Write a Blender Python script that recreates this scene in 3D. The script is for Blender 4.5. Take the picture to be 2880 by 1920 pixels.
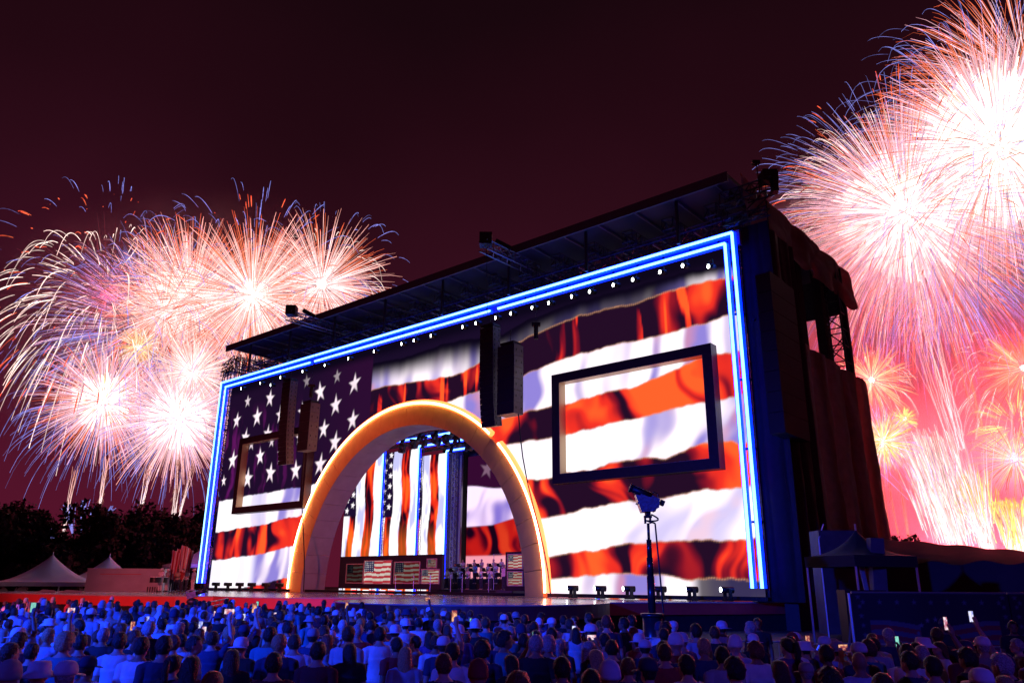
import bpy, bmesh, math, random
import numpy as np
from mathutils import Matrix, Vector
for o in list(bpy.data.objects): bpy.data.objects.remove(o)
SC = bpy.context.scene; COL = SC.collection
random.seed(7); RNG = np.random.default_rng(11)
R_ = math.radians
# ------------------------------------------------------------------ camera
CAM_Z = 2.3; FOC = 2169.0; PITCH = R_(17.41); ROLL = R_(0.41)
cam = bpy.data.cameras.new('camera'); camo = bpy.data.objects.new('camera', cam); COL.objects.link(camo)
cam.lens = FOC * 36 / 2880; cam.sensor_width = 36; cam.clip_end = 3000; cam.clip_start = .1
camo.matrix_world = Matrix.Translation((0, 0, CAM_Z)) @ Matrix.Rotation(math.pi/2 + PITCH, 4, 'X') @ Matrix.Rotation(ROLL, 4, 'Z')
SC.camera = camo
# ------------------------------------------------------------------ night sky (maroon glow, brighter towards the horizon)
wd = bpy.data.worlds.new('World'); SC.world = wd; wd.use_nodes = True
nt = wd.node_tree; nt.nodes.clear()
wo = nt.nodes.new('ShaderNodeOutputWorld'); bg = nt.nodes.new('ShaderNodeBackground')
tc = nt.nodes.new('ShaderNodeTexCoord'); sp = nt.nodes.new('ShaderNodeSeparateXYZ'); rp = nt.nodes.new('ShaderNodeValToRGB')
nz = nt.nodes.new('ShaderNodeTexNoise'); nz.inputs['Scale'].default_value = 2.2; nz.inputs['Detail'].default_value = 3
ma = nt.nodes.new('ShaderNodeMath'); ma.operation = 'MULTIPLY_ADD'; ma.inputs[1].default_value = .26; 
ma2 = nt.nodes.new('ShaderNodeMath'); ma2.operation = 'SUBTRACT'; ma2.inputs[1].default_value = .13
nt.links.new(tc.outputs['Generated'], sp.inputs[0]); nt.links.new(tc.outputs['Generated'], nz.inputs['Vector'])
nt.links.new(nz.outputs['Fac'], ma.inputs[0]); nt.links.new(sp.outputs['Z'], ma.inputs[2]); nt.links.new(ma.outputs[0], ma2.inputs[0])
nt.links.new(ma2.outputs[0], rp.inputs[0]); nt.links.new(rp.outputs[0], bg.inputs[0]); nt.links.new(bg.outputs[0], wo.inputs[0])
cr = rp.color_ramp
cr.elements[0].position = 0.0; cr.elements[0].color = (.095, .0068, .024, 1)
cr.elements[1].position = 1.0; cr.elements[1].color = (.003, .001, .002, 1)
for p, c in ((.12, (.082, .0066, .0225, 1)), (.3, (.043, .0050, .0145, 1)), (.45, (.026, .0036, .0090, 1)), (.56, (.0165, .0026, .0060, 1)), (.68, (.0095, .0021, .0042, 1))):
    e = cr.elements.new(p); e.color = c
bg.inputs[1].default_value = 1.0
SC.view_settings.view_transform = 'Standard'; SC.view_settings.look = 'None'; SC.view_settings.exposure = 0; SC.view_settings.gamma = 1
cy = SC.cycles
cy.use_denoising = True; cy.max_bounces = 5; cy.diffuse_bounces = 2; cy.glossy_bounces = 3; cy.volume_bounces = 0; cy.transparent_max_bounces = 8
cy.use_adaptive_sampling = True; cy.adaptive_threshold = .015; cy.sample_clamp_indirect = 4.0
cy.volume_step_rate = 2.0; cy.volume_max_steps = 64

# ------------------------------------------------------------------ front-of-house lamps: blue crowd wash, pink-red wash on the left of the stage
def house_lamp(name, loc, tgt, energy, col, size, blend=.5, rad=.4):
    l = bpy.data.lights.new(name, 'SPOT'); l.energy = energy; l.color = col; l.spot_size = R_(size); l.spot_blend = blend; l.shadow_soft_size = rad
    o = bpy.data.objects.new(name, l); COL.objects.link(o); o.location = loc; o.rotation_euler = (Vector(tgt)-Vector(loc)).to_track_quat('-Z', 'Y').to_euler(); return o
house_lamp('crowd_lamp', (-22, -3, 10), (-8, 20, 1.2), 92000, (.004, .042, 1), 60, 1.0)
house_lamp('crowd_lamp', (9, -10, 10), (4.5, 7.5, 1), 3800, (.010, .035, 1), 62)
house_lamp('stage_wash_lamp', (-34, -2, 13), (-20, 53, 1.5), 85000, (1, .13, .17), 36)

# ------------------------------------------------------------------ geometry of the place
D0 = 45.0; AZ = R_(17.48); AN = R_(49.5)
RB = np.array([D0*math.sin(AZ), D0*math.cos(AZ), 0.0]); TV = np.array([-math.sin(AN), math.cos(AN), 0]); NV = np.array([math.cos(AN), math.sin(AN), 0])
def F(u, o, z): return RB + TV*u - NV*o + np.array([0, 0, z])     # stage frame: u along the facade from its right corner, o metres in front of it
FROT = math.atan2(-NV[1], -NV[0]) - math.pi/2 + math.pi           # rotation whose local +Y is -n ... local -Y faces audience when FROT is used
def direction(px, py):
    X = px-1440.; Y = py-960.; c, s = math.cos(ROLL), math.sin(ROLL)
    x = c*X+s*Y; y = -s*X+c*Y; cp, sp_ = math.cos(PITCH), math.sin(PITCH)
    return np.array([x/FOC, cp+y/FOC*sp_, sp_-y/FOC*cp])
def at(px, py, Y):
    d = direction(px, py); return np.array([0, 0, CAM_Z]) + d*(Y/d[1])
AC = 28.6; AX = 14.35; AH = 14.8; DECK = 1.45

# ------------------------------------------------------------------ materials
MATS = {}
def mat(name, col, rough=.6, metal=0, emit=None, es=0, noise=0, nscale=8, spec=.5, bump=0, objcol=False, sample=True, sheen=0):
    if name in MATS: return MATS[name]
    m = bpy.data.materials.new(name); m.use_nodes = True; n = m.node_tree; b = n.nodes['Principled BSDF']
    b.inputs['Base Color'].default_value = (*col, 1); b.inputs['Roughness'].default_value = rough; b.inputs['Metallic'].default_value = metal
    b.inputs['Specular IOR Level'].default_value = spec
    if emit: b.inputs['Emission Color'].default_value = (*emit, 1); b.inputs['Emission Strength'].default_value = es
    src = None
    if objcol:
        oi = n.nodes.new('ShaderNodeObjectInfo'); src = oi.outputs['Color']
    if noise:
        t = n.nodes.new('ShaderNodeTexCoord'); q = n.nodes.new('ShaderNodeTexNoise'); q.inputs['Scale'].default_value = nscale; q.inputs['Detail'].default_value = 5
        n.links.new(t.outputs['Object'], q.inputs['Vector'])
        r = n.nodes.new('ShaderNodeMapRange'); r.inputs[1].default_value = .3; r.inputs[2].default_value = .7; r.inputs[3].default_value = 1-noise; r.inputs[4].default_value = 1+noise*.6
        n.links.new(q.outputs['Fac'], r.inputs[0])
        mx = n.nodes.new('ShaderNodeMix'); mx.data_type = 'RGBA'; mx.blend_type = 'MULTIPLY'; mx.inputs[0].default_value = 1
        if src: n.links.new(src, mx.inputs[6])
        else: mx.inputs[6].default_value = (*col, 1)
        n.links.new(r.outputs[0], mx.inputs[7]); src = mx.outputs[2]
        if bump:
            bp = n.nodes.new('ShaderNodeBump'); bp.inputs['Strength'].default_value = bump; bp.inputs['Distance'].default_value = .02
            n.links.new(q.outputs['Fac'], bp.inputs['Height']); n.links.new(bp.outputs[0], b.inputs['Normal'])
    if src: n.links.new(src, b.inputs['Base Color'])
    if not sample: m.cycles.emission_sampling = 'NONE'
    MATS[name] = m; return m
def glow_mat(name, sample='NONE', gain=1.0):
    m = bpy.data.materials.new(name); m.use_nodes = True; n = m.node_tree; n.nodes.clear()
    o = n.nodes.new('ShaderNodeOutputMaterial'); e = n.nodes.new('ShaderNodeEmission'); a = n.nodes.new('ShaderNodeAttribute'); a.attribute_name = 'Col'
    e.inputs[1].default_value = gain
    n.links.new(a.outputs['Color'], e.inputs[0]); n.links.new(e.outputs[0], o.inputs[0]); m.cycles.emission_sampling = sample; MATS[name] = m; return m
def print_mat(name):
    m = bpy.data.materials.new(name); m.use_nodes = True; n = m.node_tree; b = n.nodes['Principled BSDF']; b.inputs['Roughness'].default_value = .7
    a = n.nodes.new('ShaderNodeAttribute'); a.attribute_name = 'Col'; n.links.new(a.outputs['Color'], b.inputs['Base Color']); MATS[name] = m; return m
def cloth_mat(name, col, trans, noise, nscale):
    m = bpy.data.materials.new(name); m.use_nodes = True; n = m.node_tree; b = n.nodes['Principled BSDF']; out = n.nodes['Material Output']; b.inputs['Roughness'].default_value = .85
    t = n.nodes.new('ShaderNodeBsdfTranslucent'); mx = n.nodes.new('ShaderNodeMixShader'); mx.inputs[0].default_value = trans
    tx = n.nodes.new('ShaderNodeTexCoord'); q = n.nodes.new('ShaderNodeTexNoise'); q.inputs['Scale'].default_value = nscale; q.inputs['Detail'].default_value = 5; cr_ = n.nodes.new('ShaderNodeMix'); cr_.data_type = 'RGBA'
    cr_.inputs[6].default_value = (*[c*(1-noise) for c in col], 1); cr_.inputs[7].default_value = (*[c*(1+noise) for c in col], 1)
    n.links.new(tx.outputs['Object'], q.inputs['Vector']); n.links.new(q.outputs['Fac'], cr_.inputs[0]); n.links.new(cr_.outputs[2], b.inputs['Base Color']); n.links.new(cr_.outputs[2], t.inputs[0])
    bp = n.nodes.new('ShaderNodeBump'); bp.inputs['Strength'].default_value = .35; bp.inputs['Distance'].default_value = .03; n.links.new(q.outputs['Fac'], bp.inputs['Height']); n.links.new(bp.outputs[0], b.inputs['Normal'])
    n.links.new(b.outputs[0], mx.inputs[1]); n.links.new(t.outputs[0], mx.inputs[2]); n.links.new(mx.outputs[0], out.inputs[0]); MATS[name] = m; return m
M_SPARK = glow_mat('burning_sparks'); M_LED = glow_mat('led_video_and_flag_glow'); M_PRINT = print_mat('printed_cloth')
M_BLACK = mat('black_steel', (.012, .012, .014), .5, .3)
M_TRUSS = mat('truss_alloy', (.16, .16, .18), .45, .6)
M_DTRUSS = mat('black_truss', (.03, .03, .035), .5, .4)
M_ROOF = mat('roof_sheet', (.02, .02, .038), .6, 0, noise=.3, nscale=.6)
M_DRAPE = cloth_mat('drape_cloth', (.20, .085, .075), .40, .35, 2.0)
M_BLKCLOTH = mat('black_cloth', (.014, .012, .016), .9, noise=.4, nscale=3)
M_NEON_CORE = mat('neon_core', (.8, .9, 1), .4, emit=(.20, .64, 1), es=3.4)
M_NEON_SIDE = mat('neon_blue_halo', (.1, .2, .9), .4, emit=(0.0, .012, 1), es=6)  # blue halo around the bright core, shaped as a wider glowing tube
M_WARM_CORE = mat('warm_neon_core', (1, .8, .6), .4, emit=(1, .60, .28), es=11.0)
M_WARM_SIDE = mat('warm_neon_halo', (1, .3, .1), .4, emit=(1, .13, .03), es=5.0)  # red-orange halo of the rim, built as a fat glowing tube
M_ARCH = mat('arch_orange_paint', (.84, .50, .11), .5, noise=.08, nscale=1.5)
M_SOFFIT = mat('arch_lilac_lining', (.42, .36, .42), .6, noise=.1, nscale=1.2)
M_FRAME = mat('frame_black_wood', (.028, .02, .022), .5, noise=.3, nscale=4)
M_GILT = mat('frame_gilt_lip', (.55, .38, .2), .45, .2)
M_DECK = mat('deck_gloss', (.42, .33, .36), .16, noise=.15, nscale=.7)
M_DECKG = mat('deck_circle_gloss', (.72, .64, .70), .14, noise=.1, nscale=.9)
M_FASCIA = mat('fascia_red_paint', (.62, .05, .05), .5, noise=.12, nscale=.8)
M_DARKPANEL = mat('dark_panel', (.02, .017, .022), .55, noise=.3, nscale=1)
M_GROUND = mat('asphalt', (.045, .045, .048), .85, noise=.35, nscale=1.3, bump=.3)
M_SPK = mat('speaker_grille', (.015, .015, .017), .6, noise=.3, nscale=20)
M_SPKSIDE = mat('speaker_side', (.10, .085, .095), .55, noise=.2, nscale=6)
M_LENS = mat('lamp_lens', (1, 1, 1), .3, emit=(.9, 1, .98), es=14)
M_TENT = mat('white_canvas', (.62, .6, .6), .7, noise=.08, nscale=1)
M_TRAILER = mat('trailer_panel', (.30, .30, .36), .5, noise=.12, nscale=1)
M_LEAF = mat('dark_leaves', (.010, .013, .006), .8, noise=.4, nscale=2)
M_BARK = mat('bark', (.05, .035, .025), .9, noise=.4, nscale=6)
M_METAL = mat('galvanised_steel', (.42, .43, .46), .35, .8)
M_RUBBER = mat('cable_rubber', (.015, .015, .015), .7)
M_PLASTICBAG = mat('clear_rain_cover', (.07, .065, .08), .25, noise=.3, nscale=9, bump=.4)
M_CYM = mat('brass', (.7, .5, .2), .3, 1)
M_WHITE = mat('white_paint', (.75, .75, .75), .45)

# ------------------------------------------------------------------ object helpers
def tag(o, label=None, cat=None, group=None, kind=None):
    if label: o['label'] = label
    if cat: o['category'] = cat
    if group: o['group'] = group
    if kind: o['kind'] = kind
    return o
def thing(name, label, cat, loc=(0, 0, 0), rz=0, group=None):
    o = bpy.data.objects.new(name, None); COL.objects.link(o); o.empty_display_size = .2
    o.location = Vector([float(v) for v in loc]); o.rotation_euler = (0, 0, rz); return tag(o, label, cat, group)
def link(name, me, parent=None, loc=None):
    o = bpy.data.objects.new(name, me); COL.objects.link(o)
    if parent: o.parent = parent
    if loc is not None: o.location = Vector([float(v) for v in loc])
    return o
def copy_tree(o, parent=None):
    c = o.copy(); COL.objects.link(c); c.parent = parent
    for ch in CHILDREN(o): copy_tree(ch, c)
    return c
def CHILDREN(o): return list(o.children)
class MB:
    def __init__(s): s.v = []; s.f = []; s.sm = False
    def add(s, vs, fs):
        k = len(s.v); s.v += [tuple(float(q) for q in p) for p in vs]; s.f += [tuple(i+k for i in f) for f in fs]; return s
    def box(s, c, d, rot=None):
        c = np.array(c, float); h = np.array(d, float)/2
        P = np.array([[x, y, z] for x in (-1, 1) for y in (-1, 1) for z in (-1, 1)])*h
        if rot is not None: P = P @ np.array(rot.to_3x3()).T
        return s.add(P+c, [(0, 1, 3, 2), (4, 6, 7, 5), (0, 4, 5, 1), (2, 3, 7, 6), (0, 2, 6, 4), (1, 5, 7, 3)])
    def fbox(s, u0, u1, o0, o1, z0, z1):       # a box in the stage frame
        P = [F(u, o, z) for u in (u0, u1) for o in (o0, o1) for z in (z0, z1)]
        return s.add(P, [(0, 1, 3, 2), (4, 6, 7, 5), (0, 4, 5, 1), (2, 3, 7, 6), (0, 2, 6, 4), (1, 5, 7, 3)])
    def bar(s, a, b, r, n=6, r2=None, cap=True):
        a = np.array(a, float); b = np.array(b, float); t = b-a; L = np.linalg.norm(t)
        if L < 1e-6: return s
        t /= L; x = np.cross(t, (0, 0, 1)); 
        if np.linalg.norm(x) < 1e-3: x = np.cross(t, (1, 0, 0))
        x /= np.linalg.norm(x); y = np.cross(t, x); r2 = r if r2 is None else r2
        A = [a+(x*math.cos(q)+y*math.sin(q))*r for q in (2*math.pi*i/n for i in range(n))]; B = [b+(x*math.cos(q)+y*math.sin(q))*r2 for q in (2*math.pi*i/n for i in range(n))]
        fs = [(i, (i+1) % n, n+(i+1) % n, n+i) for i in range(n)]
        if cap: fs += [tuple(range(n-1, -1, -1)), tuple(range(n, 2*n))]
        return s.add(A+B, fs)
    def path(s, pts, r, n=6):
        for i in range(len(pts)-1): s.bar(pts[i], pts[i+1], r, n)
        return s
    def lathe(s, prof, c=(0, 0, 0), n=20, ax=(1, 1)):
        c = np.array(c, float); vs = []; fs = []
        for r, z in prof:
            for i in range(n):
                q = 2*math.pi*i/n; vs.append(c+np.array([r*math.cos(q)*ax[0], r*math.sin(q)*ax[1], z]))
        for k in range(len(prof)-1):
            for i in range(n): fs.append((k*n+i, k*n+(i+1) % n, (k+1)*n+(i+1) % n, (k+1)*n+i))
        fs.append(tuple(range(n-1, -1, -1))); fs.append(tuple(range((len(prof)-1)*n, len(prof)*n)))
        return s.add(vs, fs)
    def truss(s, a, b, w, r=.035, step=None, up=(0, 0, 1)):
        "square lattice truss from a to b"
        a = np.array(a, float); b = np.array(b, float); t = b-a; L = np.linalg.norm(t); t /= L
        up = np.array(up, float)
        if abs(t @ up) > .9: up = NV.copy()
        x = np.cross(t, up); x /= np.linalg.norm(x); y = np.cross(x, t)
        step = step or w; k = max(1, int(round(L/step)))
        cs = [(x*sx+y*sy)*w/2 for sx, sy in ((-1, -1), (1, -1), (1, 1), (-1, 1))]
        for c in cs: s.bar(a+c, b+c, r, 4)
        for i in range(k):
            p = a+t*L*i/k; q = a+t*L*(i+1)/k
            for j in range(4):
                c0, c1 = cs[j], cs[(j+1) % 4]
                s.bar(p+c0, p+c1, r*.6, 3, cap=False)
                s.bar(p+(c0 if i % 2 else c1), q+(c1 if i % 2 else c0), r*.6, 3, cap=False)
        return s
    def mesh(s, m, off=(0, 0, 0)):
        me = bpy.data.meshes.new('m'); off = np.array(off, float)
        me.from_pydata([tuple(np.array(p)-off) for p in s.v] if off.any() else s.v, [], s.f); me.materials.append(m); me.update()
        if s.sm: me.polygons.foreach_set('use_smooth', [True]*len(me.polygons))
        return me
    def build(s, name, m, parent=None, smooth=False):
        s.sm = smooth; off = np.array(parent_loc(parent)); me = s.mesh(m, off); me.name = name; return link(name, me, parent)
def parent_loc(p):
    if p is None: return (0, 0, 0)
    a = np.array(p.location)
    return a + (np.array(parent_loc(p.parent)) if p.parent else 0)
def np_mesh(name, V, Fq, m, col=None, smooth=False):
    me = bpy.data.meshes.new(name); V = np.asarray(V, np.float32); Fq = np.asarray(Fq, np.int32); k = Fq.shape[1]
    me.vertices.add(len(V)); me.vertices.foreach_set('co', V.ravel())
    me.loops.add(Fq.size); me.loops.foreach_set('vertex_index', Fq.ravel())
    me.polygons.add(len(Fq)); me.polygons.foreach_set('loop_start', np.arange(0, Fq.size, k, dtype=np.int32))
    me.polygons.foreach_set('loop_total', np.full(len(Fq), k, np.int32))
    if smooth: me.polygons.foreach_set('use_smooth', np.ones(len(Fq), bool))
    me.update(calc_edges=True)
    if col is not None:
        a = me.color_attributes.new('Col', 'FLOAT_COLOR', 'POINT'); c4 = np.ones((len(V), 4), np.float32); c4[:, :3] = col; a.data.foreach_set('color', c4.ravel())
    me.materials.append(m); return me
# numpy value noise
_LAT = RNG.random((256, 256))
def vnoise(x, y):
    xi = np.floor(x).astype(int); yi = np.floor(y).astype(int); fx = x-xi; fy = y-yi; fx = fx*fx*(3-2*fx); fy = fy*fy*(3-2*fy)
    g = lambda i, j: _LAT[(xi+i) & 255, (yi+j) & 255]
    return (g(0, 0)*(1-fx)+g(1, 0)*fx)*(1-fy)+(g(0, 1)*(1-fx)+g(1, 1)*fx)*fy
def fbm(x, y, o=4):
    s = 0; a = .5; t = 0
    for k in range(o): s = s+a*vnoise(x*2**k+17*k, y*2**k+31*k); t += a; a *= .55
    return s/t
def sstep(a, b, x): 
    t = np.clip((x-a)/(b-a), 0, 1); return t*t*(3-2*t)
def lerp(a, b, t): return np.asarray(a)*(1-t[..., None])+np.asarray(b)*t[..., None]
def star_mask(X, Y, cx, cy, r, rot=0, soft=.12):
    dx = X-cx; dy = Y-cy; a = np.arctan2(dx, dy)+rot; d = np.hypot(dx, dy)
    s = 2*math.pi/5; a = np.abs((a+s/2) % s-s/2); ri = .40*r
    # edge from tip (r,0) to inner vertex (ri, 36deg)
    x = d*np.cos(a); y = d*np.sin(a); ix = ri*math.cos(math.pi/5); iy = ri*math.sin(math.pi/5)
    sd = ((x-r)*(iy)-(y)*(ix-r))/math.hypot(ix-r, iy)
    return sstep(soft*r, -soft*r, sd)

# ================================================================== THE SETTING
def polygon_prism(pts, z0, z1):
    m = MB(); n = len(pts)
    m.add([(x, y, z0) for x, y in pts]+[(x, y, z1) for x, y in pts], [tuple(range(n, 2*n))]+[(i, (i+1) % n, n+(i+1) % n, n+i) for i in range(n)]); return m
g = MB(); g.add([(-380, -80, 0), (380, -80, 0), (380, 420, 0), (-380, 420, 0)], [(0, 1, 2, 3)]); tag(g.build('ground', M_GROUND), kind='structure')

# ------------------------------------------------------------------ stage deck
Fx = lambda u, o: tuple(F(u, o, 0)[:2])
deck_poly = [(-40, 60), (-30, 53.4), (-25.7, 50.8), (-20.4, 49.4), (-14, 50), (-6, 46), (1.5, 39.2), (9.5, 42.3), (21, 46.4), (27, 53)] + [Fx(-3.5, -21), Fx(60, -21), Fx(63, 2)]
def ccw(P):
    a = sum(P[i][0]*P[(i+1) % len(P)][1]-P[(i+1) % len(P)][0]*P[i][1] for i in range(len(P))); return P if a > 0 else P[::-1]
deck_poly = ccw(deck_poly)
def inset_poly(P, d):
    c = np.mean(P, axis=0); return [tuple(np.array(p)+(c-np.array(p))/np.linalg.norm(c-np.array(p))*d) for p in P]
dk = thing('stage_deck', 'long glossy main stage deck with red fascia in front of the video wall', 'stage deck', (0, 45, 0))
polygon_prism(deck_poly, DECK-.06, DECK).build('deck_top', M_DECK, dk)
polygon_prism(inset_poly(deck_poly, .05), DECK-.62, DECK-.064).build('fascia', M_FASCIA, dk)
polygon_prism(inset_poly(deck_poly, .35), .01, DECK-.624).build('skirt', M_BLKCLOTH, dk)
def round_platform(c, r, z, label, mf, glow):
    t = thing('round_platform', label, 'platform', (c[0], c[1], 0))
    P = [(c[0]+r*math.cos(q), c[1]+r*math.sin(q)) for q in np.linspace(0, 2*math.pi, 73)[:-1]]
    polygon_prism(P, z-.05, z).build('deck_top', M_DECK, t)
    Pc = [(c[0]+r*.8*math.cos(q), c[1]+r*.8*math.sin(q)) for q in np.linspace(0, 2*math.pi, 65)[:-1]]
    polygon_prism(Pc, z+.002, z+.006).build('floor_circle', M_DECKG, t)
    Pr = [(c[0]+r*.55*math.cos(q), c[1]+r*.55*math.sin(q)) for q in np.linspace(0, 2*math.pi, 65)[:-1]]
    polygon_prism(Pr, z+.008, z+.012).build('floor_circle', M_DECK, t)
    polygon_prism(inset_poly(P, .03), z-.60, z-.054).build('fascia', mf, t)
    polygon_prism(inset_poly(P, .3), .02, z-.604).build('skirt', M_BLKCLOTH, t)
round_platform((-11, 52.2), 7.6, DECK+.03, 'round raised platform with bright red fascia left of centre', M_FASCIA, 0)
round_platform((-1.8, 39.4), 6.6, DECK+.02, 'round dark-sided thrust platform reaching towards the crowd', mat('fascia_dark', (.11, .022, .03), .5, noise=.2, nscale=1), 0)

# ================================================================== VIDEO WALL
def itp(pts):
    P = sorted(pts); xs = [p[0] for p in P]; ys = [p[1] for p in P]; return lambda u: np.interp(u, xs, ys)
top1 = itp([(33.9, 20.3), (28.9, 20.1), (24.6, 20.4), (22.9, 20.3), (19.1, 19.8), (16.8, 20.5), (12.3, 20.9), (6.8, 20.9), (3.4, 20.9), (0.6, 20.8)])
b0 = itp([(33.8, 18.1), (31.8, 18.2), (25.9, 17.8), (22.8, 17.8), (18.9, 18.9), (16.8, 19.3), (14.5, 19.7), (11.7, 20.0), (9.0, 20.0), (6.9, 19.9), (4.8, 20.1), (3.4, 20.1), (2.0, 20.2), (0.7, 20.0)])
b1 = itp([(33.7, 14.6), (27.1, 15.3), (23.9, 15.8), (20.7, 16.1), (16.6, 16.6), (14.6, 17.0), (12.4, 17.2), (10.2, 17.3), (8.0, 17.4), (6.5, 17.3), (5.0, 17.3), (3.6, 17.4), (2.2, 17.5), (0.8, 17.7)])
b2 = itp([(22, 13.4), (17.4, 13.8), (16.6, 13.9), (14.2, 14.0), (12.9, 13.9), (10.5, 14.2), (9.1, 14.3), (7.7, 14.3), (5.4, 14.7), (3.7, 15.1), (2.6, 15.4), (2.0, 15.5), (0.7, 15.3)])
b3 = itp([(20, 11.6), (17.4, 11.8), (15.7, 11.8), (14.2, 11.8), (13.0, 11.8), (11.1, 12.0), (8.9, 12.2), (7.3, 12.3), (6.4, 12.3), (4.7, 12.5), (2.7, 12.6), (2.0, 12.6), (0.7, 12.7)])
b4 = itp([(16.0, 9.1), (14.2, 9.1), (13.0, 9.3), (11.1, 9.3), (9.6, 9.6), (8.3, 9.7), (7.0, 9.8), (5.5, 9.5), (4.5, 9.8), (3.4, 10.1), (2.7, 10.2), (2.0, 10.2), (1.3, 10.2), (0.7, 9.9)])
b5 = itp([(14.7, 6.5), (13.0, 6.6), (11.4, 6.9), (9.1, 7.1), (8.2, 7.2), (6.4, 7.1), (4.7, 7.3), (3.0, 7.5), (0.3, 7.5)])
b6 = itp([(14.3, 4.0), (12.6, 4.2), (10.7, 4.3), (9.6, 4.5), (8.3, 4.7), (6.5, 4.7), (4.0, 4.7), (2.1, 4.7), (0.2, 4.7)])
b7 = itp([(14.1, 2.6), (12.1, 2.7), (10.2, 2.9), (8.3, 2.9), (5.8, 2.8), (4.6, 2.5), (3.4, 2.6), (1.9, 2.7), (0.4, 2.5)])
canB = itp([(57, 10.05), (56.1, 10.1), (51.0, 10.3), (46.8, 10.4), (42.9, 10.5), (40.6, 10.6), (33, 10.8)])
l1 = itp([(56.6, 7.0), (52.7, 7.2), (48.5, 7.4), (44.7, 7.8), (41.8, 8.0)])
l2 = itp([(56.5, 4.3), (53.9, 4.4), (48.9, 4.7), (45.8, 5.0), (43.0, 5.4)])
l3 = itp([(57, 1.0), (51.1, 1.7), (46.8, 2.2), (43.1, 2.7)])
STARS = [(53.5, 20.0, .53, .6), (49.4, 19.7, .71, .8), (55.2, 18.2, .66, 1), (51.4, 18.1, .77, 1), (47.3, 17.8, .68, 1), (53.2, 16.2, .7, 1), (49.2, 16.1, .69, 1), (51.9, 15.4, .51, .8), (48.3, 15.3, .49, .8), (55.1, 14.1, .77, 1), (50.1, 14.0, .68, 1), (46.4, 13.9, .72, 1), (51.9, 12.0, .8, 1), (48.0, 12.2, .77, 1), (56.4, 12.1, .44, 1), (43.9, 12.1, .75, .95), (43.6, 17.6, .72, .95), (43.8, 15.2, .53, 1), (41.1, 19.1, .77, .9), (38.6, 17.5, .75, .9), (36.1, 19.1, .75, .85), (36.0, 15.8, .72, .9), (38.3, 14.1, .77, .85), (40.1, 15.5, .69, .9), (40.2, 12.3, .78, .95), (42.1, 13.4, .46, .9), (43.4, 20.5, .56, .25), (38.7, 20.2, .54, .3)]
def white_cloth(U, Z, seed=0, vert=True):
    w = fbm(U*.20+seed, Z*.30+seed, 2)
    n = fbm(U*(.70 if vert else .55)+Z*(.1 if vert else .35)+w*1.6+seed*3.1, Z*(.16 if vert else .30)+w*.9+seed, 2)
    t = sstep(.52, .26, n); t2 = sstep(.41, .64, n)
    fold = .5+.5*np.sin(U*1.9+Z*.35+w*9+seed)
    c = lerp((.95, .80, .97), (.30, .24, .72), t); c = lerp(c, (.78, .66, .98), fold*.4*(1-t)); c = lerp(c, (1.5, 1.34, 1.42), t2*.75)
    warm = sstep(.55, .8, fbm(U*.5+9+seed, Z*.6+3, 2)); return lerp(c, (1.0, .34, .26), warm*.5*t)
def red_cloth(U, Z, level, seed=0):
    w = fbm(U*.28+seed, Z*.34+4+seed, 2)
    n = fbm(U*.55+w*2.0+seed, Z*.22+w*1.5+seed*.7, 2); ph = U*2.1+Z*.55*np.sin(U*.3+seed)+w*13+seed
    k = np.clip((n-.5)*2.4+level+.20*np.sin(ph)+.05*np.sin(ph*2.3+w*6+1.7), 0, 1)
    c = lerp((.014, .002, .010), (.26, .005, .012), sstep(.05, .36, k)); c = lerp(c, (.92, .030, .010), sstep(.24, .60, k)); return lerp(c, (1.25, .13, .016), sstep(.58, 1.05, k))
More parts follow.
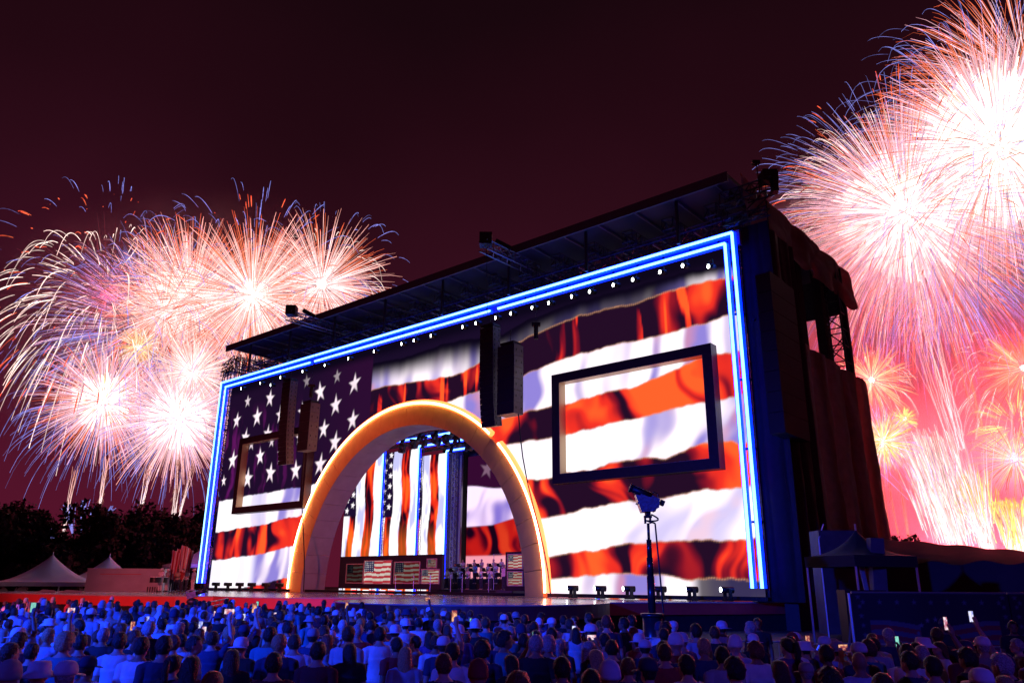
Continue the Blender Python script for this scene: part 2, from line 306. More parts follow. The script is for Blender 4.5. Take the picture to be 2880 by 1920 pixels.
def paint_wall(U, Z):
    C = np.zeros(U.shape+(3,)); C[:] = (.006, .002, .012)
    wob = (fbm(U*1.3, Z*0+3, 3)-.5)*.22
    Zw = Z+wob
    W1, W2, W3 = white_cloth(U, Z, 1), white_cloth(U, Z, 5), white_cloth(U, Z, 9, False)
    def band(zhi, zlo, col, e=.07):
        a = sstep(-e, e, zhi-Zw)*sstep(-e, e, Zw-zlo); return a, col
    L = []
    right = sstep(33.75, 33.65, U)
    f0 = sstep(top1(U)+.15, b0(U)+.05, Zw)
    endb = .10+.90*np.maximum(sstep(6, 1, U)*.6, sstep(18, 25, U))
    L.append((band(top1(U)+.2, b0(U), 0)[0], W1*(f0**1.5*endb)[..., None]))
    lev = -.10+.80*sstep(6.5, 2.0, U)*sstep(17.2, 19.5, Z)+.22*sstep(17, 24, U)+.75*sstep(.72, .80, fbm(U*1.6+3, Z*.12, 2))
    L.append((band(b0(U), b1(U), 0)[0], red_cloth(U, Z, lev, 3)))
    L.append((band(b1(U), b2(U), 0)[0], W2))
    L.append((band(b2(U), b3(U), 0)[0], red_cloth(U, Z, .60+.25*sstep(1, 4, U)*sstep(14, 12, U)-.2*sstep(2, .5, U), 12)))
    L.append((band(b3(U), b4(U), 0)[0], lerp(W3, (1.5, 1.4, 1.45), sstep(5, 12, U)*.75)))
    L.append((band(b4(U), b5(U), 0)[0], red_cloth(U, Z, .30+.14*np.sin(U*.9), 21)))
    L.append((band(b5(U), b6(U), 0)[0], lerp(white_cloth(U, Z, 14, False), (1.5, 1.38, 1.45), .35+.4*sstep(8, 11, U))))
    L.append((band(b6(U), b7(U), 0)[0], red_cloth(U, Z, .12+.55*sstep(5.5, 7.5, U)*sstep(13.8, 12, U), 31)))
    low = white_cloth(U, Z, 19)*(.12+.85*sstep(3.6, 4.6, U))[..., None]
    L.append((band(b7(U), 0*U, 0)[0], low))
    for a, c in L: C = C*(1-(a*right)[..., None])+c*(a*right)[..., None]
    # stitched seams
    for bb in (b0, b1, b2, b3, b4, b5, b6, b7):
        a = np.exp(-((Zw-bb(U))/.055)**2)*(.45+.55*(np.sin(U*40) > -.1))*right*.55
        C = C*(1-a[..., None])+np.array((.9, .42, .2))*a[..., None]
    left = 1-right
    fold = fbm(U*1.0+fbm(U*.3, Z*.3)*2, Z*.25, 4); cant = lerp((.010, .002, .014), (.11, .006, .10), sstep(.52, .74, fold)*sstep(40, 50, U)*sstep(20, 16, Z))
    cant = cant+np.array((.012, .0, .008))*sstep(44, 34, U)[..., None]
    a = sstep(-.06, .06, Zw-canB(U))*left; C = C*(1-a[..., None])+cant*a[..., None]
    for (cx, cz, r, br) in STARS:
        sk = 1+.18*math.sin(cx*7.1); m = star_mask((U-cx)/.92+(Z-cz)*.15*math.sin(cx*3), (Z-cz)/1.12, 0, 0, r*1.12, .12*math.sin(cx*5), .10)
        br_ = (br*(.75+.5*fbm(U*1.5+cx, Z*1.5, 2)))[..., None]; m = (m*left)[..., None]
        C = C*(1-m)+np.array((1.25, 1.02, 1.12))*br_*m
    Ls = [(band(canB(U), l1(U))[0] if False else band(canB(U), l1(U), 0)[0], lerp(white_cloth(U, Z, 23), (1.4, 1.3, 1.3), .6*sstep(45, 52, U)))]
    vst = .5+.5*np.sin(U*3.4+1.2*fbm(U*.4, Z*.2)); Ls.append((band(l1(U), l2(U), 0)[0], red_cloth(U, Z, .05+.62*sstep(46, 50.5, U)*vst**.5+.15, 41)))
    Ls.append((band(l2(U), l3(U), 0)[0], lerp(white_cloth(U, Z, 27), (1.35, 1.28, 1.32), .7*sstep(48.5, 50, U))))
    Ls.append((band(l3(U), 0*U, 0)[0], red_cloth(U, Z, .05, 5)))
    for a, c in Ls:
        a = (a*left)[..., None]; C = C*(1-a)+c*a
    return np.clip(C, 0, 2)*sstep(21.6, 20.6, Z)[..., None]+np.array((.004, .002, .010))
def led_grid(u0, u1, z0, z1, step, o, paint, hole=None):
    nu = int((u1-u0)/step)+1; nz_ = int((z1-z0)/step)+1
    us = np.linspace(u0, u1, nu); zs = np.linspace(z0, z1, nz_); U, Z = np.meshgrid(us, zs)
    C = paint(U, Z).reshape(-1, 3)
    V = RB[None, :]+U.reshape(-1, 1)*TV-o*NV; V = V+np.stack([0*U.ravel(), 0*U.ravel(), Z.ravel()], 1)
    i = np.arange(nz_-1)[:, None]*nu+np.arange(nu-1)[None, :]; Q = np.stack([i, i+1, i+nu+1, i+nu], -1).reshape(-1, 4)[:, ::-1]
    if hole is not None:
        uc = U.ravel()[Q].mean(1); zc = Z.ravel()[Q].mean(1); Q = Q[~hole(uc, zc)]
    return V, Q, C
inarch = lambda u, z: ((u-AC)/(AX-.5))**2+((z-DECK)/(AH-.5))**2 < 1
VW = thing('video_wall', 'giant video wall showing a waving striped flag with stars', 'video wall', F(28.6, 0, DECK))
V, Q, Cc = led_grid(0.0, 56.8, 1.72, 22.0, .08, 0, paint_wall, inarch)
link('screen', np_mesh('screen', V-np.array(VW.location), Q, M_LED, Cc), VW)
V, Q, _ = led_grid(-.1, 57, 1.5, 22.0, .8, -.35, lambda U, Z: np.zeros(U.shape+(3,)), lambda u, z: ((u-AC)/(AX-1.2))**2+((z-DECK)/(AH-1.2))**2 < 1)
link('back_panel', np_mesh('back_panel', V-np.array(VW.location), Q, M_DARKPANEL), VW)
m = MB(); m.fbox(-.1, 57, -.34, -.02, 1.5, 1.70); m.build('bottom_rail', M_BLACK, VW)
m = MB(); m.fbox(-.3, 58.8, -.3, -.04, 22.003, 22.95); m.build('header_panel', mat('header_grey', (.22, .22, .24), .55), VW)

# ------------------------------------------------------------------ blue light frame
LF = thing('neon_border', 'double line of glowing blue light tubes framing the video wall', 'light frame', F(28, 0, DECK))
def tube(a, b, parent, core=M_NEON_CORE, side=M_NEON_SIDE, r=.09, R=.19):
    m = MB(); m.bar(a, b, R, 8); t = m.build('light_tube', side, parent)
    fwd = -NV*(R*.80); m = MB(); m.bar(np.array(a)+fwd, np.array(b)+fwd, r, 8); m.build('bright_core', core, t)
tube(F(-.0, .2, 22.7), F(58.57, .2, 22.7), LF); tube(F(0, .2, 2.15), F(0, .2, 22.7), LF); tube(F(58.57, .2, 2.15), F(58.57, .2, 22.7), LF)
for a, b in ((.5, 18.9), (19.7, 41.9), (42.6, 57.7)): tube(F(a, .2, 22.12), F(b, .2, 22.12), LF)
tube(F(.55, .2, 2.15), F(.5, .2, 22.12), LF); tube(F(57.6, .2, 2.15), F(57.6, .2, 22.12), LF)
for k in range(30):
    u = 1+k*1.93; m = MB(); m.fbox(u, u+.08, -.22, .1, 22.05, 22.8); m.build('bracket', M_BLACK, LF)
for u, lab in ((.28, 'slim lattice truss tower between the blue tubes at the right edge'), (58.1, 'slim lattice truss tower between the blue tubes at the left edge')):
    t = thing('truss_tower', lab, 'truss tower', F(u, -.1, DECK)); m = MB(); m.truss(F(u, -.28, DECK), F(u, -.28, 22.4), .5, .04, .75); m.build('lattice', M_DTRUSS, t)
    m = MB(); m.box(F(u, -.28, DECK+.03), (.9, .9, .05)); m.build('base_plate', M_BLACK, t)
    for z in (5.6, 9.6, 13.6, 17.6): m = MB(); m.box(F(u, -.28, z), (.62, .62, .12)); m.build('joint_plate', M_BLACK, t)
t = thing('truss_tower', 'thick black lattice truss tower just inside the left edge of the wall', 'truss tower', F(57.2, -1, 0)); m = MB(); m.truss(F(57.4, -1, DECK), F(57.4, -1, 25.8), .8, .05, 1); m.build('lattice', M_DTRUSS, t)

# ------------------------------------------------------------------ arch
AR = thing('stage_arch', 'tall orange stage arch with lilac lining and glowing warm rim', 'arch', F(AC, 0, DECK))
def arc(q, dx=0): return AC+(AX-dx)*math.cos(q), DECK+(AH-dx)*math.sin(q)
NP = 26
for k in range(NP):
    q0 = math.pi*k/NP+.0016; q1 = math.pi*(k+1)/NP-.0016; m = MB(); vs = []; S_ = 4
    for i in range(S_+1):
        q = q0+(q1-q0)*i/S_; uo, zo = arc(q, .38); ui, zi = arc(q, 1.92)
        vs += [F(uo, .40, zo), F(ui, .40, zi), F(uo, -.02, zo), F(ui, .1, zi)]
    fs = []
    for i in range(S_):
        a = 4*i; b = a+4; fs += [(a, a+1, b+1, b), (a+2, b+2, b+3, a+3), (a, b, b+2, a+2), (a+1, a+3, b+3, b+1)]
    fs += [(0, 2, 3, 1), (4*S_, 4*S_+1, 4*S_+3, 4*S_+2)]
    m.add(vs, fs); m.build('face_panel', M_ARCH, AR, True if False else False)
    m = MB(); vs = []
    for i in range(S_+1):
        q = q0+(q1-q0)*i/S_; ui, zi = arc(q, 1.94); uj, zj = arc(q, 1.80); vs += [F(ui, .36, zi), F(ui, -2.1, zi), F(uj, -2.1, zj), F(uj, .36, zj)]
    fs = []
    for i in range(S_):
        a = 4*i; b = a+4; fs += [(a, b, b+1, a+1), (a+1, b+1, b+2, a+2), (a+2, b+2, b+3, a+3), (a+3, b+3, b, a)]
    fs += [(0, 1, 2, 3), (4*S_, 4*S_+3, 4*S_+2, 4*S_+1)]; m.add(vs, fs); m.build('lining_panel', M_SOFFIT, AR)
def arc_tube(dx, o, r, q0, q1, mt, name, par, n=64):
    m = MB(); P = [F(*[arc(q, dx)[0], o, arc(q, dx)[1]]) for q in np.linspace(q0, q1, n)]; m.path(P, r, 8); return m.build(name, mt, par)
# the rim tube has a short gap behind the loudspeakers
qg = math.acos((AC-19.0)/AX)      # angle measured from the right end (u small)
rim = [(.02, math.pi-qg-.03), (math.pi-qg+.05, math.pi-.02)]
for a, b in rim:
    t = arc_tube(.15, .26, .27, a, b, M_WARM_SIDE, 'rim_tube', AR); arc_tube(.17, .50, .085, a, b, M_WARM_CORE, 'bright_core', t)

# ------------------------------------------------------------------ picture frames
def picture_frame(u0, u1, label):
    z0, z1 = 8.55, 15.93; w = .6; t = thing('picture_frame', label, 'picture frame', F((u0+u1)/2, .4, z0))
    for a in ((u0, u1, z1-w, z1), (u0, u1, z0, z0+w)): m = MB(); m.fbox(a[0], a[1], .03, .77, a[2], a[3]); m.build('rail', M_FRAME, t)
    for a in ((u0, u0+w), (u1-w, u1)): m = MB(); m.fbox(a[0], a[1], .03, .77, z0+w+.002, z1-w-.002); m.build('stile', M_FRAME, t)
    for a in ((u0+w+.002, u0+w+.03), (u1-w-.03, u1-w-.002)): m = MB(); m.fbox(a[0], a[1], .05, .74, z0+w+.03, z1-w-.03); m.build('gilt_lip', M_GILT, t)
    for a in ((z0+w+.002, z0+w+.028), (z1-w-.028, z1-w-.002)): m = MB(); m.fbox(u0+w, u1-w, .05, .74, a[0], a[1]); m.build('gilt_lip', M_GILT, t)
picture_frame(1.7, 13.55, 'huge black picture frame over the red and white stripes right of the arch')
picture_frame(41.2, 52.9, 'huge black picture frame over the stars left of the arch')

# ------------------------------------------------------------------ roof
RF = thing('stage_roof', 'dark flat stage roof with trusses above the video wall', 'stage roof', F(28, -9, 26))
ROOF_Z = 26.1
m = MB(); m.fbox(-.3, 57, -19.8, 1.0, ROOF_Z, ROOF_Z+.25); m.build('roof_sheet', M_ROOF, RF)
m = MB(); m.fbox(-.35, 57.1, 1.003, 1.16, ROOF_Z-.35, ROOF_Z+.3); m.build('front_edge', mat('edge_grey', (.07, .07, .10), .5), RF)
for k in range(20):
    u = .6+k*2.93; m = MB(); m.bar(F(u, .9, ROOF_Z-.15), F(u, -19.5, ROOF_Z-.15), .07, 6); m.build('purlin', M_TRUSS, RF)
for o, z, w in ((-.9, 23.6, .9), (-2.6, 24.5, 1.2), (-4.6, 24.3, 1.2), (-8, 24.6, 1.1)):
    m = MB(); m.truss(F(.2, o, z), F(56.8, o, z), w, .05, 1.0); m.build('long_truss', M_DTRUSS if o == -.9 else M_TRUSS, RF)
for k in range(19):
    u = 1.4+k*3.05; m = MB(); m.truss(F(u, .1, 24.75), F(u, -12, 24.75), .8, .045, .55); m.build('cross_truss', M_DTRUSS, RF)
    m = MB(); m.bar(F(u+.9, -.6, 24.2), F(u+.9, -3.4, 24.2), .10, 6); m.bar(F(u+1.5, -.6, 24.0), F(u+1.5, -3.4, 24.0), .10, 6); m.build('lamp_bar', M_TRUSS, RF)
for k in range(8):
    u = 3.5+k*7.1; m = MB(); m.bar(F(u, .5, 22.9), F(u, .5, ROOF_Z-.2), .12, 8); m.build('hanger_post', M_DTRUSS, RF)
m = MB(); m.fbox(-.2, 56.9, -19.7, -19.5, 22.9, ROOF_Z-.02); m.build('back_skirt', M_BLKCLOTH, RF)
def cloth(P0, P1, ztop, zbot, amp, nf, seed, nrm, nx=90, nzs=26, swoop=0, hem=None):
    "hanging cloth between two plan points, folded along nrm"
    P0 = np.array(P0, float); P1 = np.array(P1, float); nrm = np.array(nrm, float)
    s = np.linspace(0, 1, nx); h = np.linspace(0, 1, nzs); S, H = np.meshgrid(s, h)
    ph = S*nf*2*math.pi+swoop*H; n = fbm(S*nf*.7+seed, H*1.5+seed, 3)
    fold = np.abs(np.sin(ph/2+n*2.5))**.7*amp*(.35+.65*H)+n*amp*.6+amp*.25*fbm(S*nf*3+seed, H*9, 2)
    zb = zbot+(hem(S) if hem else 0)
    Z = ztop(S)+(zb-ztop(S))*H if callable(ztop) else ztop+(zb-ztop)*H
    V = P0+S[..., None]*(P1-P0)+fold[..., None]*nrm; V = V.reshape(-1, 3); V[:, 2] = Z.ravel()
    i = np.arange(nzs-1)[:, None]*nx+np.arange(nx-1)[None, :]; Q = np.stack([i, i+1, i+nx+1, i+nx], -1).reshape(-1, 4); return V, Q
SIDE = -TV      # direction facing away from the stage on its right side
V, Q = cloth(F(-.45, .6, 0), F(-.45, -19.9, 0), 26.35, 23.0, .55, 4.0, 3, SIDE, 140, 20, 2.2, hem=lambda S: .35*np.sin(S*4*2*math.pi+.6))
link('side_skirt', np_mesh('side_skirt', V-np.array(RF.location), Q, M_DRAPE, smooth=True), RF)
# chain-motor outriggers
def outrigger(u, z, label, ln=5.2, o1=4.2):
    t = thing('outrigger_truss', label, 'truss', F(u, 1.5, z)); m = MB(); m.truss(F(u, o1-ln-1, z), F(u, o1, z), .75, .06, .75); m.build('beam', M_TRUSS, t)
    m = MB(); m.box(F(u, o1-.3, z+.5), (.9, .9, .9)); m.build('hoist', M_BLACK, t); m = MB(); m.box(F(u, o1-2.2, z+.75), (1.3, .4, .35), Matrix.Rotation(.5, 3, 'Y')); m.build('pulley_arm', M_BLACK, t)
    m = MB(); m.bar(F(u, o1-.4, z-.3), F(u, o1-.6, 20.1), .02, 4); m.build('chain', M_RUBBER, t)
outrigger(17.0, 25.45, 'box-truss outrigger poking out over the roof edge at mid stage')
outrigger(41.0, 25.45, 'box-truss outrigger poking out over the roof edge near the left end')
t = thing('outrigger_truss', 'box-truss outrigger sticking out sideways from the right roof corner', 'truss', F(-1.2, .3, 24.5))
m = MB(); m.truss(F(0.4, .4, 24.9), F(-2.9, .4, 24.9), .8, .06, .7); m.build('beam', M_DTRUSS, t); m = MB(); m.truss(F(0.4, .4, 23.4), F(-2.4, .4, 23.4), .45, .05, .6); m.build('lower_beam', M_DTRUSS, t)
m = MB(); m.box(F(-2.6, .4, 25.5), (.9, .8, .7)); m.box(F(-2.9, .4, 25.0), (.3, .5, 1.2)); m.build('hoist', M_BLACK, t)
m = MB(); m.bar(F(-2.8, .4, 24.5), F(-.4, .4, 22.9), .05); m.bar(F(-2.0, .4, 24.5), F(-.4, .4, 23.4), .05); m.build('brace', M_DTRUSS, t)
t = thing('outrigger_truss', 'black lattice platform sticking out at the left roof corner', 'truss', F(57.4, 0, 23))
m = MB(); m.truss(F(56.4, .2, 25.1), F(58.8, .2, 24.4), .5, .06, .6); m.truss(F(56.4, .2, 23.9), F(58.9, .2, 23.7), .5, .06, .6)
for q in (57.2, 57.8, 58.4, 58.8): m.bar(F(q, .2, 22.9), F(q-.2, .2, 24.2), .06)
m.build('beam', M_DTRUSS, t)
t = thing('mast', 'thin mast standing on the right roof edge', 'mast', F(-.4, -3.8, 26)); m = MB(); m.bar(F(-.4, -3.9, 25.6), F(-.4, -3.6, 29.0), .05, 6); m.build('pole', M_BLACK, t); m = MB(); m.box(F(-.4, -3.55, 29.1), (.5, .3, .25)); m.build('head', M_BLACK, t)

# ------------------------------------------------------------------ right side of the stage
for k, (o, w) in enumerate(((-9.2, .75), (-13.8, .6))):
    t = thing('side_column', ('wide' if k == 0 else 'narrow')+' black cloth-wrapped column on the right side of the stage', 'column', F(-.1, o, 0)); m = MB(); m.fbox(-.4, .2, o-w, o+w*.3, .01, 25.9); m.build('shaft', M_BLKCLOTH, t); m = MB(); m.fbox(-.7, .5, o-w-.2, o+w*.3+.2, .01, .3); m.build('foot', M_BLACK, t)
t = thing('truss_tower', 'black lattice tower against the fireworks on the right rear of the stage', 'truss tower', F(0, -16.8, 0)); m = MB(); m.truss(F(-.2, -16.8, .01), F(-.2, -16.8, 25.9), 1.3, .09, 1.3); m.build('lattice', M_BLACK, t); m = MB(); m.box(F(-.2, -16.8, .1), (1.8, 1.8, .2)); m.build('foot', M_BLACK, t)
t = thing('side_column', 'black pipe column at the far right rear corner of the stage', 'column', F(-.1, -19.4, 0)); m = MB(); m.bar(F(-.2, -19.3, .01), F(-.2, -19.3, 25.9), .3, 10); m.build('shaft', M_BLACK, t); m = MB(); m.bar(F(-.2, -18.7, .01), F(-.2, -18.7, 25.9), .05, 6); m.build('guide_cable', M_BLACK, t)
SD = thing('side_drape', 'tall brown stage drape hanging in folds down the right side', 'curtain', F(-.7, -10, 5))
V, Q = cloth(F(-.55, -.6, 0), F(-.55, -20.1, 0), 17.2, 5.2, .75, 6.5, 8, SIDE, 200, 40, 1.1)
link('cloth', np_mesh('cloth', V-np.array(SD.location), Q, M_DRAPE, smooth=True), SD)
m = MB(); m.bar(F(-.5, -.5, 17.25), F(-.5, -20, 17.25), .08, 6); m.build('top_pipe', M_BLACK, SD)
t = thing('edge_masking', 'dark cloth return beside the right blue tubes', 'curtain', F(-.8, -.6, DECK)); V, Q = cloth(F(-.02, -.75, 0), F(-1.9, -.75, 0), 23.3, DECK+.01, .16, 2, 33, -NV, 40, 20); link('cloth', np_mesh('cloth', V-np.array(t.location), Q, mat('return_cloth', (.018, .016, .022), .85, noise=.3, nscale=2, bump=.3), smooth=True), t); m = MB(); m.bar(F(0, -.8, 23.35), F(-1.9, -.8, 23.35), .05); m.build('top_pipe', M_BLACK, t)
SD = thing('side_drape', 'narrow dark drape hanging beside the blue tubes from roof to deck', 'curtain', F(-.7, -2, 1.5))
V, Q = cloth(F(-1.3, -.6, 0), F(-1.35, -5.2, 0), 23.2, 2.0, .4, 3, 15, SIDE, 70, 40, .5); link('cloth', np_mesh('cloth', V-np.array(SD.location), Q, mat('dark_drape', (.03, .022, .03), .85, noise=.3, nscale=2, bump=.3), smooth=True), SD)
t = thing('side_speaker_hang', 'big black speaker hang in front of the right side drape', 'speaker', F(-2, .2, 10))
for k in range(8): m = MB(); m.fbox(-2.4, -1.55, -2.35, 1.25, 10.05+k*1.15, 10.05+k*1.15+1.12); m.build('cabinet', M_SPK, t)
m = MB(); m.fbox(-2.2, -1.7, -1.4, .6, 19.3, 19.5); m.bar(F(-2, -.4, 19.5), F(-2, -.4, 25), .04); m.build('flying_frame', M_BLACK, t)
t = thing('backstage_cabin', 'dark backstage wall under the right side drape', 'cabin', F(-1.2, -9, 0)); m = MB(); m.fbox(-1.25, -.5, -20.4, -1.2, .01, 5.15); m.build('wall', M_DARKPANEL, t); m = MB(); m.fbox(-1.4, -.4, -20.5, -1.1, 5.16, 5.3); m.build('roof', M_BLACK, t)

# ------------------------------------------------------------------ flown loudspeaker arrays
def array(u, o, ztop, n, h, w, dp, label, curve, name='line_array'):
    t = thing(name, label, 'speaker array', F(u, o, ztop)); p = F(u, o, ztop); a = 0
    yaw = math.atan2(TV[1], TV[0])
    for k in range(n):
        a += curve*(k/n)**1.5; rot = Matrix.Rotation(yaw, 3, 'Z') @ Matrix.Rotation(-a, 3, 'X')
        ax = np.array(rot @ Vector((1, 0, 0))); fy = np.array(rot @ Vector((0, 1, 0))); up = np.array(rot @ Vector((0, 0, 1)))
        c = p-up*h/2; m = MB(); m.box(c, (w, dp, h-.02), rot); cb = m.build('cabinet', M_SPKSIDE, t)
        sgn = 1 if fy @ (-NV) > 0 else -1
        m = MB(); m.box(c+fy*sgn*(dp/2+.012), (w-.04, .02, h-.04), rot); m.build('grille', M_SPK, cb)
        for yy in (-.3, .28): m = MB(); m.box(c-ax*(w/2+.006)+fy*sgn*yy*dp, (.014, .09, .16), rot); m.build('rigging_plate', M_BLACK, cb)
        p = p-up*h
    m = MB(); m.box(F(u, o, ztop+.15), (1.2, .8, .18), Matrix.Rotation(yaw, 3, 'Z')); m.build('flying_frame', M_BLACK, t)
    m = MB(); m.bar(F(u, o, ztop+.2), F(u, o, ztop+1.2), .02, 4); m.build('chain', M_RUBBER, t)
array(17.25, 3, 19.5, 18, .39, 1.25, .75, 'slim curved column of loudspeakers hanging above the right shoulder of the arch', .022)
array(15.35, 3, 17.8, 6, .80, 1.5, .95, 'boxy hanging stack of bass speakers just right of the curved speaker column', 0, 'bass_array')
array(41.5, 3, 19.5, 19, .39, 1.25, .75, 'slim curved column of loudspeakers hanging in front of the stars', .022)
array(38.1, 3, 17.0, 5, .82, 1.5, .95, 'boxy hanging stack of bass speakers in front of the stars beside the arch', 0, 'bass_array')
for u, z, lab in ((13.9, 18.9, 'small black lamp hanging on a wire right of the mid speaker column'), (39.6, 18.6, 'small black lamp hanging on a wire in front of a star')):
    t = thing('hanging_lamp', lab, 'lamp', F(u, 2, z)); m = MB(); m.bar(F(u, 2, z-.6), F(u, 2, z+.35), .16, 10); m.build('can', M_BLACK, t); m = MB(); m.box(F(u, 2, z+.45), (.6, .35, .22)); m.build('yoke', M_BLACK, t); m = MB(); m.bar(F(u, 2, z+.5), F(u, 2, 24), .012, 4); m.build('wire', M_RUBBER, t)
# cables hanging from arrays to the deck
for u, z, u2, lab in ((14.6, 13.0, 13.9, 'black cable hanging from the bass speakers beside the right picture frame'), (38.4, 12.8, 40.2, 'thin black cable hanging from the left bass speakers')):
    m = MB(); m.path([F(u+(u2-u)*k/8+.25*math.sin(k*.7), 3-.28*k, z-(z-DECK-.1)*k/8) for k in range(9)], .045, 5); tag(m.build('speaker_cable', M_RUBBER), lab, 'cable')

# ------------------------------------------------------------------ lamps under the header and on the deck
def spot_proto():
    t = thing('spotlight', 'x', 'spotlight', (0, 0, 0)); m = MB(); m.bar((0, .28, 0), (0, -.18, -.05), .16, 10, .19); m.build('can', M_BLACK, t, True)
    m = MB(); m.bar((0, -.185, -.05), (0, -.21, -.052), .125, 12); m.build('lens', M_LENS, t); m = MB(); m.box((-.2, 0, .15), (.03, .06, .4)); m.box((.2, 0, .15), (.03, .06, .4)); m.box((0, 0, .36), (.43, .06, .04)); m.build('yoke', M_BLACK, t); return t
SPOTS = [(1.3, 20.7), (3.0, 21.2), (4.6, 21.2), (6.6, 21.2), (8.1, 21.2), (10.0, 21.2), (11.5, 21.2), (13.5, 21.2), (15.0, 21.2), (17.0, 21.2), (18.5, 21.2), (20.5, 21.2), (21.9, 21.2), (25.4, 21.2), (27.4, 21.2), (28.9, 21.2), (32.4, 21.2), (35.9, 21.2), (39.3, 21.2), (42.7, 21.2), (46.3, 21.2), (49.8, 21.2), (47.9, 20.7), (53.3, 21.2)]
ORD = ['first', 'second', 'third', 'fourth', 'fifth', 'sixth', 'seventh', 'eighth', 'ninth', 'tenth', 'eleventh', 'twelfth', 'thirteenth', 'fourteenth', 'fifteenth', 'sixteenth', 'seventeenth', 'eighteenth', 'nineteenth', 'twentieth', 'twenty-first', 'twenty-second', 'twenty-third', 'twenty-fourth']
YAWF = math.atan2(-(-NV)[0], (-NV)[1]) + math.pi      # local -Y towards the audience
s0 = spot_proto()
for i, (u, z) in enumerate(sorted(SPOTS)):
    t = s0 if i == 0 else copy_tree(s0)
    t.location = Vector(F(u, .8, z)); t.rotation_euler = (0, 0, YAWF - .45)
    tag(t, 'small bright spotlight under the blue tubes, %s counted from the right corner' % ORD[i], 'spotlight', 'spotlights under the header')
M_DARKLENS = mat('dark_lens', (.05, .05, .07), .15)
def mover_proto(lens):
    t = thing('moving_head_lamp', 'x', 'stage lamp', (0, 0, 0)); m = MB(); m.box((0, 0, .09), (.46, .40, .16)); m.build('base', M_BLACK, t)
    m = MB(); m.box((-.21, 0, .38), (.06, .22, .46)); m.box((.21, 0, .38), (.06, .22, .46)); m.box((0, 0, .19), (.46, .2, .05)); m.build('yoke', M_BLACK, t)
    m = MB(); m.bar((.10, .32, .58), (-.12, -.34, .60), .17, 12, .15); m.build('head', M_BLACK, t, True)
    m = MB(); m.bar((-.121, -.342, .60), (-.128, -.365, .60), .13, 12); m.build('lens', lens, t); return t
m0 = mover_proto(M_LENS); m1 = mover_proto(M_DARKLENS); m1_used = False
MV = [(11.86, 'R'), (9.81, 'R'), (7.79, 'R'), (5.74, 'R'), (3.77, 'R'), (1.67, 'R'), (53.77, 'L'), (51.62, 'L'), (49.6, 'L'), (47.6, 'L'), (45.32, 'L'), (43.25, 'L')]
for i, (u, s) in enumerate(MV):
    t = m0 if i == 0 else m1 if i == 6 else copy_tree(m0 if s == 'R' else m1); t.location = Vector(F(u, 1.0, DECK+.02)); t.rotation_euler = (0, 0, YAWF-.38)
    tag(t, 'black moving-head lamp on the deck edge, %s from the arch on the %s side' % (ORD[i % 6 if s == 'R' else 5-(i % 6)], 'right' if s == 'R' else 'left'), 'stage lamp', 'moving-head lamps along the deck')
    if s == 'L' or i < 6:
        pass
m = MB(); m.fbox(.2, 13.8, .55, 1.45, DECK+.002, DECK+.018)
# lamps hanging along the rear edge of the arch
h0 = None
for i in range(16):
    q = math.pi*(1-(.075+.0335*i)); u, z = arc(q, 2.35); pos = F(AC-(u-AC) if False else u, -2.0, z)
    t = copy_tree(m1); t.location = Vector(pos); t.rotation_euler = (0, math.pi*.5-(q-math.pi/2)*1.0+math.pi*.5, YAWF); t.scale = (1.1, 1.1, 1.1)
    for ch in t.children:
        if ch.name.startswith('lens'): ch.hide_render = False
    tag(t, 'black lamp clamped to the rear edge of the arch, %s up from its left foot' % ORD[i], 'stage lamp', 'lamps along the rear edge of the arch')

# ================================================================== INSIDE THE ARCH
def paint_flag_leg(u0, u1):
    def p(U, Z):
        f = (u1-U)/(u1-u0); wob = .03*np.sin(Z*.9+u0)+.03*(fbm(Z*.5+u0, U*.2)-.5); f = f+wob
        W = lerp((1.3, 1.22, 1.25), (.62, .62, 1.0), sstep(.5, .3, fbm(U*1.2+u0, Z*.35, 3)))
        Rd = red_cloth(U*1.6, Z*1.1+u0, .50, u0); Rd = lerp(Rd, (1.25, .22, .015), sstep(8.5, 5.5, Z)*.35)
        C = W.copy(); a = sstep(.545, .56, f)*sstep(.79, .775, f); C = C*(1-a[..., None])+Rd*a[..., None]
        a = sstep(.13, .145, f)*sstep(.315, .30, f); C = C*(1-a[..., None])+Rd*a[..., None]
        zc = 8.6; cant = sstep(.325, .31, f)*sstep(zc-.05, zc+.05, Z); C = C*(1-cant[..., None])+np.array((.012, .004, .03))*cant[..., None]
        for r in range(6):
            for c in range(2):
                m_ = star_mask(U, Z, u1-(.075+.155*c)*(u1-u0), zc+.55+r*1.05+(.5 if c else 0), .34, .15, .1)*cant; C = C*(1-m_[..., None])+np.array((1.3, 1.2, 1.25))*m_[..., None]
        return C
    return p
